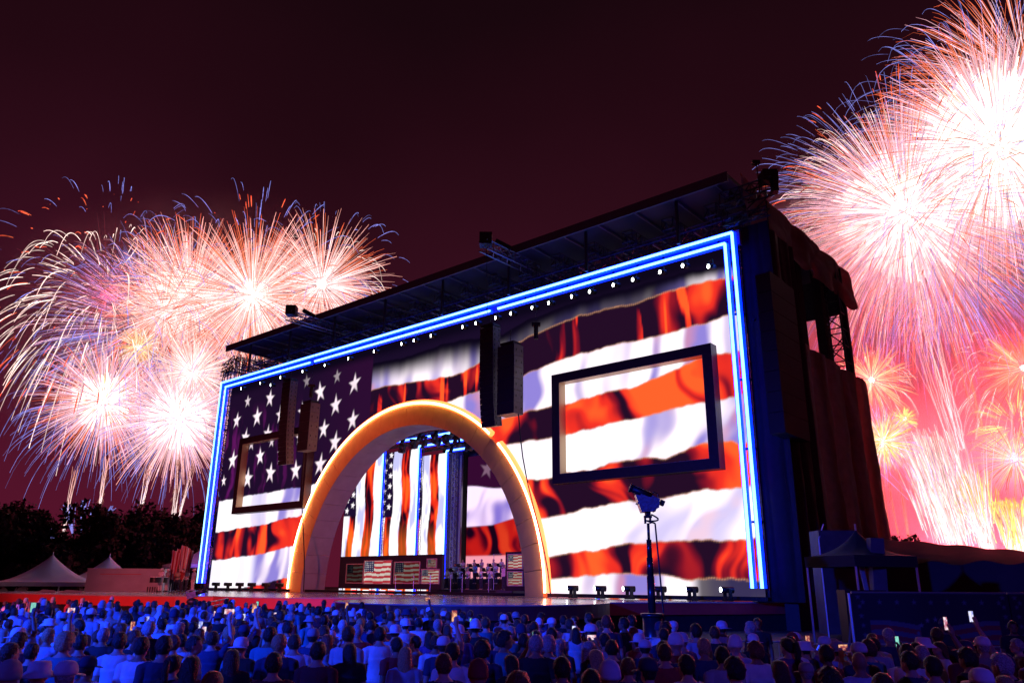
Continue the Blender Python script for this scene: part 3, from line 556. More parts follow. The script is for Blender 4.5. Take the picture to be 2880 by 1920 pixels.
for i, (o, ui, wid) in enumerate(((-8.1, 41.0, 5.8), (-11.3, 39.4, 5.6), (-15.0, 39.2, 5.4))):
    lab = ('nearest', 'middle', 'rearmost')[i]
    t = thing('light_portal', lab+' blue-tubed stage portal inside the arch with a vertical flag screen', 'portal', F(ui, o, DECK))
    V, Q, Cc = led_grid(ui+.15, ui+wid, DECK+.1, 15.2, .09, o, paint_flag_leg(ui+.15, ui+wid)); link('screen', np_mesh('screen', V-np.array(t.location), Q, M_LED, Cc), t)
    V, Q, Cc = led_grid(57.2-ui-wid, 57.2-ui-.15, DECK+.1, 15.2, .3, o, paint_flag_leg(57.2-ui-wid, 57.2-ui-.15)); link('screen', np_mesh('screen', V-np.array(t.location), Q, M_LED, Cc), t)
    tube(F(ui, o+.1, DECK+.1), F(ui, o+.1, 15.3), t, r=.085, R=.16); tube(F(ui, o+.1, 15.35), F(57.2-ui, o+.1, 15.35), t, r=.085, R=.16); tube(F(57.2-ui, o+.1, DECK+.1), F(57.2-ui, o+.1, 15.3), t, r=.085, R=.16)
    m = MB(); m.truss(F(ui-.35, o+.1, DECK), F(ui-.35, o+.1, 15.3), .3, .02, .8); m.build('leg_truss', M_BLACK, t)
    m = MB(); m.truss(F(ui+5, o, 16.0), F(57.2-ui-5, o, 16.0), .6, .05, .8); m.build('top_truss', M_DTRUSS, t)
    for k in range(6):
        uu = ui-1.2-k*2.2; m = MB(); m.bar(F(uu, o+.6, 15.6), F(uu, o+.9, 14.9), .2, 8); m.build('lamp', M_BLACK, t)
def paint_back(U, Z):
    W = white_cloth(U, Z, 50, False)*np.array((.85, .75, .95)); C = np.zeros(U.shape+(3,)); C[:] = (.035, .003, .03)
    hi = 11.6+.25*np.sin(U*.7); lo = 7.8+.12*(34.7-U)*np.where(U < 34.7, 1.6, .1)
    a = sstep(-.1, .1, hi-Z)*sstep(-.1, .1, Z-lo); C = C*(1-a[..., None])+W*a[..., None]
    a = sstep(.1, -.1, Z-lo); C = C*(1-a[..., None])+red_cloth(U, Z, .12+.30*sstep(34, 31, U), 60)*np.array((.6, .35, .9))*a[..., None]
    a = sstep(-.1, .1, 4.9-Z); C = C*(1-a[..., None])+np.array((.95, .35, .45))*a[..., None]
    m_ = star_mask(U, Z, 35.5, 13.4, .95, .2)*.6; return C*(1-m_[..., None])+np.array((.35, .2, .3))*m_[..., None]
t = thing('rear_screen', 'dim video screen with a flag stripe at the very back inside the arch', 'screen', F(29, -17, DECK))
V, Q, Cc = led_grid(19, 38.2, DECK+.6, 14.9, .1, -17, paint_back); link('screen', np_mesh('screen', V-np.array(t.location), Q, M_LED, Cc), t)
m = MB(); m.fbox(18.8, 38.4, -17.4, -17.05, DECK, 15.2); m.build('cabinet_back', M_BLACK, t)
t = thing('side_masking', 'dark blue masking curtain between the portals and the rear screen', 'curtain', F(39.5, -16.4, DECK)); V, Q = cloth(F(41.8, -16.5, 0), F(38.3, -16.5, 0), 15.5, DECK+.02, .25, 5, 5, -NV, 60, 12); link('cloth', np_mesh('cloth', V-np.array(t.location), Q, mat('navy_cloth', (.03, .025, .08), .8), smooth=True), t)
t = thing('truss_tower', 'slim lattice tower in front of the dark masking curtain inside the arch', 'truss tower', F(38.6, -15.6, DECK)); m = MB(); m.truss(F(38.9, -15.8, DECK), F(38.9, -15.8, 15.2), .4, .03, .5); m.build('lattice', M_TRUSS, t); m = MB(); m.fbox(38.2, 38.45, -16.3, -16.05, DECK, 15); m.build('mesh_strip', M_TRUSS, t)
m = MB(); m.fbox(13, 45, -20.2, -19.9, DECK, 25.8); t = thing('rear_wall', 'black cloth wall closing the back of the stage', 'curtain', F(29, -20, DECK)); m.build('cloth', M_BLKCLOTH, t); m = MB(); m.bar(F(13, -20.05, 25.9), F(45, -20.05, 25.9), .06); m.build('pipe', M_BLACK, t)
# riser walls with framed flags
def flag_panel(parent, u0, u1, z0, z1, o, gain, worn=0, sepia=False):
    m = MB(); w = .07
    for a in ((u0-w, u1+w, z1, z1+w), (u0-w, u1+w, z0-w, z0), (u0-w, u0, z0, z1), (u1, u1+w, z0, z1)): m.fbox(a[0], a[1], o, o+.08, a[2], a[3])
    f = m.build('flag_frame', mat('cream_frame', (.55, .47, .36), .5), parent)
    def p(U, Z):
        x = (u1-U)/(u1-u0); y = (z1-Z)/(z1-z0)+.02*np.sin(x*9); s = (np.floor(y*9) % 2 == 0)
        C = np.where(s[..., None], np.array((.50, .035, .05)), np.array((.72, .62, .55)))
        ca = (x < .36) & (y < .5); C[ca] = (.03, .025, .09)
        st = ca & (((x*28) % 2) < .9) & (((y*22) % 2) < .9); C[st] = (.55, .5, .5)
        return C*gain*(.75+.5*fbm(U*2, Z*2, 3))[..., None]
    V, Q, Cc = led_grid(u0, u1, z0, z1, .05, o+.02, p); link('glowing_flag_print', np_mesh('glowing_flag_print', V-np.array(parent_loc(f)), Q, M_LED, Cc), f)  # spotlight on the framed flag put in as the print's own emission
t = thing('riser_wall', 'long black riser wall hung with framed flags left inside the arch', 'riser wall', F(34, -3.2, DECK)); m = MB(); m.fbox(27.5, 40.4, -3.4, -3.1, 1.80, 4.48); m.build('panel', M_DARKPANEL, t)
for k in range(7): m = MB(); m.bar(F(28+k*2, -3.25, DECK+.004), F(28+k*2, -3.25, 1.8), .04); m.build('leg', M_BLACK, t)
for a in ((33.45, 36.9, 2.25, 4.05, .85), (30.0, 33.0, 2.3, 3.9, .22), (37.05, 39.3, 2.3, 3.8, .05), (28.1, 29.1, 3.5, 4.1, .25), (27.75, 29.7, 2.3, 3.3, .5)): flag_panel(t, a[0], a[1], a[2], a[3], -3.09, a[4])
t = thing('riser_wall', 'short black riser wall hung with framed flags beside the right leg of the arch', 'riser wall', F(18.8, -3.2, DECK)); m = MB(); m.fbox(15.8, 20.9, -3.4, -3.1, 1.80, 4.52); m.build('panel', M_DARKPANEL, t)
for k in range(3): m = MB(); m.bar(F(16.3+k*2, -3.25, DECK+.004), F(16.3+k*2, -3.25, 1.8), .04); m.build('leg', M_BLACK, t)
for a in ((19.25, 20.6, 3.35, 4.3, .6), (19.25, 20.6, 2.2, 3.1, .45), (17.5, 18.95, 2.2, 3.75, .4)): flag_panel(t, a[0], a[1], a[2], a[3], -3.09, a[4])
for i, (u, c) in enumerate(((38.6, (1, .05, .05)), (37.1, (1, .8, .8)), (36.2, (1, .1, .1)), (34.9, (.9, .6, .8)), (33.8, (1, .06, .05)), (32.9, (.1, .3, 1)))):
    t = thing('floor_lamp', 'low glowing strip lamp under the riser wall, %s from the left' % ORD[i], 'lamp', F(u, -3.6, DECK), group='strip lamps under the riser'); m = MB(); m.fbox(u-.4, u+.4, -3.75, -3.5, DECK+.01, DECK+.1); m.build('housing', M_BLACK, t); m = MB(); m.fbox(u-.38, u+.38, -3.495, -3.47, DECK+.03, DECK+.26); m.build('glowing_strip', mat('strip%d' % i, c, .4, emit=c, es=2.2), t)
# bandstand
t = thing('bandstand', 'stepped dark bandstand for the orchestra inside the arch', 'bandstand', F(28, -8, DECK)); 
for k in range(3): m = MB(); m.fbox(22.6+k*1.9, 32.0+k*2.2, -6-3*k-3, -6-3*k, DECK+.004, DECK+.35+.45*k); m.build('step', M_DARKPANEL, t)

# ================================================================== PEOPLE
def tube_sections(pts, rad, n=10):
    m = MB()
    P = [np.array(p, float) for p in pts]; vs = []; fs = []
    k = len(P)
    for i in range(k):
        t = P[min(i+1, k-1)]-P[max(i-1, 0)]; t /= np.linalg.norm(t); x = np.cross(t, (0, 1, 0.02)); x /= np.linalg.norm(x); y = np.cross(t, x)
        for j in range(n): q = 2*math.pi*j/n; vs.append(P[i]+(x*math.cos(q)+y*math.sin(q))*rad[i])
    for i in range(k-1):
        for j in range(n): fs.append((i*n+j, i*n+(j+1) % n, (i+1)*n+(j+1) % n, (i+1)*n+j))
    fs.append(tuple(range(n-1, -1, -1))); fs.append(tuple(range((k-1)*n, k*n)))
    return vs, fs
def ellipsoid(m, c, r, nu=14, nv=9):
    prof = [(math.cos(a), math.sin(a)) for a in np.linspace(-math.pi/2+.12, math.pi/2-.12, nv)]
    c = np.array(c, float); vs = []; fs = []
    for pr, pz in prof:
        for i in range(nu): q = 2*math.pi*i/nu; vs.append(c+np.array([pr*math.cos(q)*r[0], pr*math.sin(q)*r[1], pz*r[2]]))
    for k in range(nv-1):
        for i in range(nu): fs.append((k*nu+i, k*nu+(i+1) % nu, (k+1)*nu+(i+1) % nu, (k+1)*nu+i))
    fs.append(tuple(range(nu-1, -1, -1))); fs.append(tuple(range((nv-1)*nu, nv*nu))); m.add(vs, fs)
HC = np.array([0, .018, 1.625])      # head centre of the 1.75 m figure
def person_mesh(arms, female=False, vox=.0125):
    """one continuous body, facing +Y; arms: {side: (elbow, wrist, hand direction)}"""
    m = MB(); sw = .92 if female else 1.0
    sec = [(.84, .10, .09, 0), (.89, .165, .115, 0), (.97, .178, .122, -.005), (1.06, .16, .11, 0), (1.15, .148, .105, .005), (1.27, .172, .118, .005), (1.37, .19, .118, 0), (1.43, .175, .098, -.008), (1.475, .105, .075, -.012), (1.51, .06, .06, -.008)]
    n = 18; vs = []; fs = []
    for z, a, b, y in sec:
        for j in range(n): q = 2*math.pi*j/n; vs.append((a*sw*math.cos(q), y+b*math.sin(q), z))
    for i in range(len(sec)-1):
        for j in range(n): fs.append((i*n+j, i*n+(j+1) % n, (i+1)*n+(j+1) % n, (i+1)*n+j))
    fs.append(tuple(range(n-1, -1, -1))); fs.append(tuple(range((len(sec)-1)*n, len(sec)*n))); m.add(vs, fs)
    bones = [('torso', (0, 0, .95), (0, 0, 1.42), .15), ('neck', (0, -.008, 1.47), (0, .005, 1.54), .055), ('head', (0, .018, 1.58), (0, .01, 1.67), .09)]
    m.add(*tube_sections([(0, -.012, 1.44), (0, -.005, 1.5), (0, .005, 1.57)], [.062, .056, .055], 12))
    ellipsoid(m, HC+np.array([0, -.01, .015]), (.077, .098, .105), 18, 12)            # skull
    ellipsoid(m, HC+np.array([0, .03, -.055]), (.06, .066, .062), 14, 9)             # jaw
    ellipsoid(m, HC+np.array([0, .094, -.022]), (.013, .02, .026), 8, 6)             # nose
    ellipsoid(m, HC+np.array([0, .086, -.072]), (.026, .012, .010), 8, 6)            # lips
    ellipsoid(m, HC+np.array([0, .085, .018]), (.05, .014, .010), 8, 6)              # brow
    for s in (-1, 1): ellipsoid(m, HC+np.array([s*.079, -.008, -.012]), (.011, .022, .033), 8, 6)
    for s in (-1, 1):
        m.add(*tube_sections([(s*.085, 0, .93), (s*.095, .01, .72), (s*.10, .015, .50), (s*.105, -.005, .33), (s*.11, -.02, .09)], [.10, .086, .06, .056, .04], 12))
        ellipsoid(m, (s*.115, .05, .045), (.045, .13, .045), 12, 7)
        bones += [('thigh', (s*.085, 0, .9), (s*.10, .015, .5), .08), ('shin', (s*.10, .015, .5), (s*.11, -.02, .1), .055), ('foot', (s*.11, -.02, .05), (s*.12, .14, .03), .05)]
        el, wr, hd = [np.array(a, float) for a in arms[s]]; sh = np.array([s*.185*sw, -.005, 1.405]); hd /= np.linalg.norm(hd)
        m.add(*tube_sections([sh-np.array([s*.05, 0, -.01]), sh, sh*.55+el*.45, el, el*.5+wr*.5, wr], [.055, .064, .05, .042, .04, .028], 10))
        bones += [('uarm', sh, el, .055), ('farm', el, wr, .035)]
        # hand: palm, four unequal bent fingers, thumb from the side of the palm
        side = np.cross(hd, (0, 1, 0.0)); side = side/np.linalg.norm(side) if np.linalg.norm(side) > .2 else np.array([1., 0, 0])
        nrm = np.cross(side, hd); palm = wr+hd*.05; curl = nrm*(1 if nrm[1] > 0 else -1)
        m.add(*tube_sections([wr, palm, wr+hd*.095], [.028, .037, .032], 8))
        for k, (off, L) in enumerate(((-.03, .068), (-.010, .08), (.011, .075), (.030, .058))):
            b = wr+hd*.09+side*off; m.add(*tube_sections([b, b+hd*L*.5+curl*.008, b+hd*L*.85+curl*.03], [.0105, .0098, .0085], 6))
        ts = -s*np.sign(side[0]) if abs(side[0]) > .1 else 1
        b = wr+hd*.03+side*ts*.03; m.add(*tube_sections([b, b+side*ts*.03+hd*.025, b+side*ts*.035+hd*.06+curl*.01], [.013, .0115, .0095], 6))
        bones.append(('hand', wr, wr+hd*.15, .035))
    ob = bpy.data.objects.new('tmp', m.mesh(M_BLACK)); COL.objects.link(ob)
    r = ob.modifiers.new('r', 'REMESH'); r.mode = 'VOXEL'; r.voxel_size = vox; sm = ob.modifiers.new('s', 'SMOOTH'); sm.iterations = 3; sm.factor = .5
    dg = bpy.context.evaluated_depsgraph_get(); me = bpy.data.meshes.new_from_object(ob.evaluated_get(dg)); bpy.data.objects.remove(ob)
    nv = len(me.vertices); V = np.empty(nv*3); me.vertices.foreach_get('co', V); V = V.reshape(-1, 3); N = np.empty(nv*3); me.vertices.foreach_get('normal', N); N = N.reshape(-1, 3)
    FQ = np.array([tuple(p.vertices) if len(p.vertices) == 4 else tuple(p.vertices)+(p.vertices[-1],) for p in me.polygons if len(p.vertices) >= 3][:]) if False else None
    nl = len(me.loops); LI = np.empty(nl, np.int32); me.loops.foreach_get('vertex_index', LI); ls = np.empty(len(me.polygons), np.int32); me.polygons.foreach_get('loop_total', ls)
    assert (ls == 4).all(); Q = LI.reshape(-1, 4); bpy.data.meshes.remove(me)
    best = np.full(nv, 9.); lab = np.zeros(nv, int); par = np.zeros(nv); names = [b[0] for b in bones]
    for i, (nm, a, b, rr) in enumerate(bones):
        a = np.array(a, float); b = np.array(b, float); ab = b-a; t = np.clip(((V-a) @ ab)/(ab @ ab), 0, 1); d = np.linalg.norm(V-a-t[:, None]*ab, axis=1)-rr
        k = d < best; best[k] = d[k]; lab[k] = i; par[k] = t[k]
    return V, N, Q, np.array(names)[lab], par
def sub(V, N, Q, mask, off, name, m):
    keep = mask[Q].all(1); q = Q[keep]; ids, inv = np.unique(q.ravel(), return_inverse=True); o = off if np.isscalar(off) else off[ids][:, None]
    return np_mesh(name, V[ids]+N[ids]*o, inv.reshape(-1, 4), m, smooth=True)
M_SKIN = mat('skin', (.42, .25, .18), .55, objcol=True, spec=.4); M_SHIRT = mat('shirt_cloth', (.5, .5, .5), .85, objcol=True, noise=.10, nscale=9, bump=.5); M_TROUSER = mat('trouser_cloth', (.03, .035, .06), .9, noise=.2, nscale=8)
M_HAIR = mat('hair', (.03, .02, .015), .45, objcol=True, noise=.5, nscale=60, bump=1.0); M_HAT = mat('hat_cloth', (.5, .5, .5), .85, objcol=True, noise=.1, nscale=15); M_SHOE = mat('shoe', (.04, .04, .04), .6)
POSES = {'down': {s: ((s*.235, -.03, 1.13), (s*.245, .05, .89), (0, .08, -1)) for s in (-1, 1)},
         'both': {s: ((s*.23, .20, 1.22), (s*.075, .36, 1.52), (-s*.15, .12, 1)) for s in (-1, 1)},
         'high': {1: ((.24, .17, 1.62), (.15, .25, 1.88), (-.1, .1, 1)), -1: ((-.235, -.03, 1.13), (-.23, .08, .90), (0, .2, -1))},
         'front': {s: ((s*.225, -.02, 1.15), (s*.08, .22, 1.10), (-s*1, .35, .05)) for s in (-1, 1)}}
PROTO = {}
for pk, pose in POSES.items():
    for fem in ((False, True) if pk in ('down', 'both') else (False,)):
        V, N, Q, L, T = person_mesh(pose, fem)
        body = np_mesh('body', V, Q, M_SKIN, smooth=True)
        tors = (L == 'torso') | ((L == 'uarm') & (T < .66)) | ((L == 'neck') & (V[:, 2] < 1.475))
        tors &= ~((L == 'torso') & (V[:, 2] < .90)) & (V[:, 2] < 1.47 + np.where(L == 'uarm', .5, 0))
        wr = .5+.5*np.sin(V[:, 2]*38+V[:, 0]*30); loose = np.where((L == 'torso') & (V[:, 2] < 1.3), .022+.010*wr, .014+.004*wr)
        shirt = sub(V, N, Q, tors, loose, 'shirt', M_SHIRT)
        trous = sub(V, N, Q, ((L == 'thigh') | (L == 'shin') | ((L == 'torso') & (V[:, 2] < .98))) & (V[:, 2] > .1), .012, 'trousers', M_TROUSER)
        shoe = sub(V, N, Q, (L == 'foot') | ((L == 'shin') & (V[:, 2] < .13)), .008, 'shoes', M_SHOE)
        rel = V-HC; hd = (L == 'head') | ((L == 'neck') & (rel[:, 2] > -.1))
        hairline = hd & ((rel[:, 2] > .062) | ((rel[:, 1] < .028) & (rel[:, 2] > -.005+.2*np.maximum(0, rel[:, 1]))) | ((rel[:, 1] < -.02) & (rel[:, 2] > -.088)))
        nn = fbm(V[:, 0]*60+9, V[:, 2]*60+V[:, 1]*40, 2)
        nn2 = fbm(V[:, 0]*22+3, V[:, 2]*22+V[:, 1]*26, 3); hair = sub(V, N, Q, hairline, .002+.010*nn+.012*nn2*sstep(-.09, .02, rel[:, 2])+.004*sstep(-.06, .09, rel[:, 2]), 'hair', M_HAIR)
        bushy = sub(V, N, Q, hairline, .010+.016*nn+.028*nn2, 'hair', M_HAIR)
        under = sub(V, N, Q, hairline & (rel[:, 2] < .055), .007, 'hair', M_HAIR)
        PROTO[(pk, fem)] = dict(under=under, body=body, shirt=shirt, trousers=trous, shoes=shoe, short=hair, bushy=bushy)
def long_hair(tail=False):
    m = MB(); secs = []
    prof = [(.115, .02, .03, -.01), (.10, .06, .075, -.012), (.06, .088, .105, -.015), (.0, .098, .105, -.03), (-.07, .098, .085, -.05), (-.14, .10, .062, -.075), (-.22, .098, .05, -.09), (-.30, .082, .035, -.10), (-.345, .04, .02, -.10)]
    if tail: prof = [(.115, .02, .03, -.01), (.10, .06, .075, -.012), (.06, .088, .103, -.015), (.0, .09, .10, -.02), (-.04, .07, .075, -.035), (-.075, .035, .04, -.06)]
    n = 18; vs = []; fs = []
    for i, (z, a, b, y) in enumerate(prof):
        for j in range(n):
            q = 2*math.pi*j/n; w = 1+.05*math.sin(j*5+i*2); cy_ = min(b*math.sin(q), .03 if z < .05 else .9) if z < .07 else b*math.sin(q)
            vs.append((HC[0]+a*w*math.cos(q), HC[1]+y+cy_, HC[2]+z))
    for i in range(len(prof)-1):
        for j in range(n): fs.append((i*n+j, (i+1)*n+j, (i+1)*n+(j+1) % n, i*n+(j+1) % n))
    fs.append(tuple(range(n))); fs.append(tuple(range(len(prof)*n-1, (len(prof)-1)*n-1, -1))); m.add(vs, fs)
    if tail: m.add(*tube_sections([(0, -.09, HC[2]+.05), (0, -.15, HC[2]+.05), (0, -.17, HC[2]-.05), (0, -.14, HC[2]-.2), (0, -.13, HC[2]-.3)], [.02, .035, .042, .035, .01], 10))
    m.sm = True; return m.mesh(M_HAIR)
HAIRL = long_hair(); HAIRT = long_hair(True)
def cap_mesh(brim, back=False, bucket=False, beanie=False):
    m = MB(); c = HC+np.array([0, -.008, .045])
    if beanie: m.lathe([(.108, -.05), (.112, -.02), (.107, .03), (.09, .08), (.055, .115), (.012, .128)], c, 20, (.93, 1.1))
    elif bucket: m.lathe([(.168, -.055), (.172, -.05), (.108, .0), (.103, .05), (.092, .078), (.012, .085)], c, 24, (.95, 1.08))
    else: m.lathe([(.106, -.03), (.108, .0), (.10, .045), (.075, .08), (.035, .094), (.01, .097)], c, 20, (.93, 1.1))
    if brim and not bucket and not beanie:
        s = -1 if back else 1; vs = []; fs = []; n = 9
        for j in range(n):
            q = math.pi*(.16+.68*j/(n-1)); x = math.cos(q); y = math.sin(q); dz = -.016*(abs(x)**2)
            for rr, zz in ((.10, -.022), (.19, -.034)):
                for th in (0, -.006): vs.append(c+np.array([x*rr*.88, s*y*rr*1.02, zz+dz+th]))
        for j in range(n-1):
            a = 4*j; b = a+4; fs += [(a, a+2, b+2, b), (a+1, b+1, b+3, a+3), (a+2, a+3, b+3, b+2)]
        m.add(vs, fs)
    m.sm = True; return m.mesh(M_HAT)
HATS = {'cap': cap_mesh(True), 'backcap': cap_mesh(True, True), 'bucket': cap_mesh(False, bucket=True), 'beanie': cap_mesh(False, beanie=True)}
SKINS = [(.50, .31, .23), (.42, .24, .17), (.30, .17, .11), (.16, .085, .055), (.55, .36, .28)]
HAIRC = {'dark': (.014, .010, .009), 'brown': (.07, .035, .018), 'auburn': (.16, .05, .025), 'blond': (.45, .30, .14), 'grey': (.36, .35, .35), 'white': (.62, .60, .58), 'bald': None}
SHIRTC = {'white': (.72, .72, .74), 'light blue': (.35, .45, .62), 'grey': (.30, .30, .32), 'navy': (.03, .04, .10), 'black': (.018, .018, .02), 'maroon': (.14, .012, .02), 'red': (.35, .03, .03), 'striped': (.42, .42, .46), 'teal': (.05, .22, .25), 'purple': (.14, .06, .2), 'tan': (.38, .30, .22)}
def person(loc, yaw, label, group, pose='down', fem=False, skin=0, hair='dark', style='short', shirt='white', hat=None, hatc=(.65, .65, .68), h=1.75, full=True, trouser=None, cat='person'):
    t = thing('person', label, cat, loc, yaw, group); s = h/1.75; t.scale = (s*random.uniform(.97, 1.05), s, s); P = PROTO[(pose, fem)]
    b = link('body', P['body'], t); b.color = (*SKINS[skin % 5], 1)
    c = link('shirt', P['shirt'], t); q = random.uniform(.85, 1.1); c.color = (*[v*q for v in SHIRTC[shirt]], 1)
    link('trousers', P['trousers'], t)
    if full: link('shoes', P['shoes'], t)
    if hair != 'bald' and not (hat in ('beanie', 'bucket') and style == 'short'):
        me = HAIRL if style == 'long' and not hat else HAIRT if style == 'tail' and not hat else P['under'] if hat else P['bushy'] if style == 'bushy' else P['short']
        d = link('hair', me, t); d.color = (*HAIRC[hair], 1)
    if hat: d = link('hat', HATS[hat], t); d.color = (*hatc, 1)
    return t
def phone_mesh(): 
    m = MB(); m.box((0, 0, 0), (.078, .010, .158)); return m.mesh(mat('phone_shell', (.02, .02, .025), .4))
PH = phone_mesh()
def screen_mesh(k):
    n = 10; xs = np.linspace(-.035, .035, 7); zs = np.linspace(-.073, .073, 13); X, Z = np.meshgrid(xs, zs); r = np.random.default_rng(k)
    base = [((.9, .75, .85), (.5, .12, .2)), ((.8, .8, 1), (.25, .3, .8)), ((.9, .45, .25), (.25, .03, .06)), ((.25, .75, .6), (.2, .5, .45))][k % 4]
    n_ = fbm(X*40+k*9, Z*28+k*5, 2); C = lerp(base[1], base[0], sstep(.35, .65, n_)).reshape(-1, 3)*1.1
    i = np.arange(12)[:, None]*7+np.arange(6)[None, :]; Q = np.stack([i, i+1, i+8, i+7], -1).reshape(-1, 4)
    return np_mesh('screen', np.stack([X.ravel(), 0*X.ravel()-.0056, Z.ravel()], 1), Q, M_LED, C)
PSC = [screen_mesh(k) for k in range(8)]
def phone(holder, pose, k, label, group=None, land=False):
    M = Matrix.Translation(holder.location) @ Matrix.Rotation(holder.rotation_euler[2], 4, 'Z') @ Matrix.Diagonal((*holder.scale, 1))
    lp = Vector((0, .42, 1.665)) if pose == 'both' else Vector((.11, .30, 2.03)); w = M @ lp
    t = thing('phone', label, 'phone', w, holder.rotation_euler[2]+random.uniform(-.25, .25), group)
    if land: t.rotation_euler[1] = math.pi/2
    t.scale = (1.0,)*3; link('shell', PH, t); link('screen', PSC[k % 8], t); return t

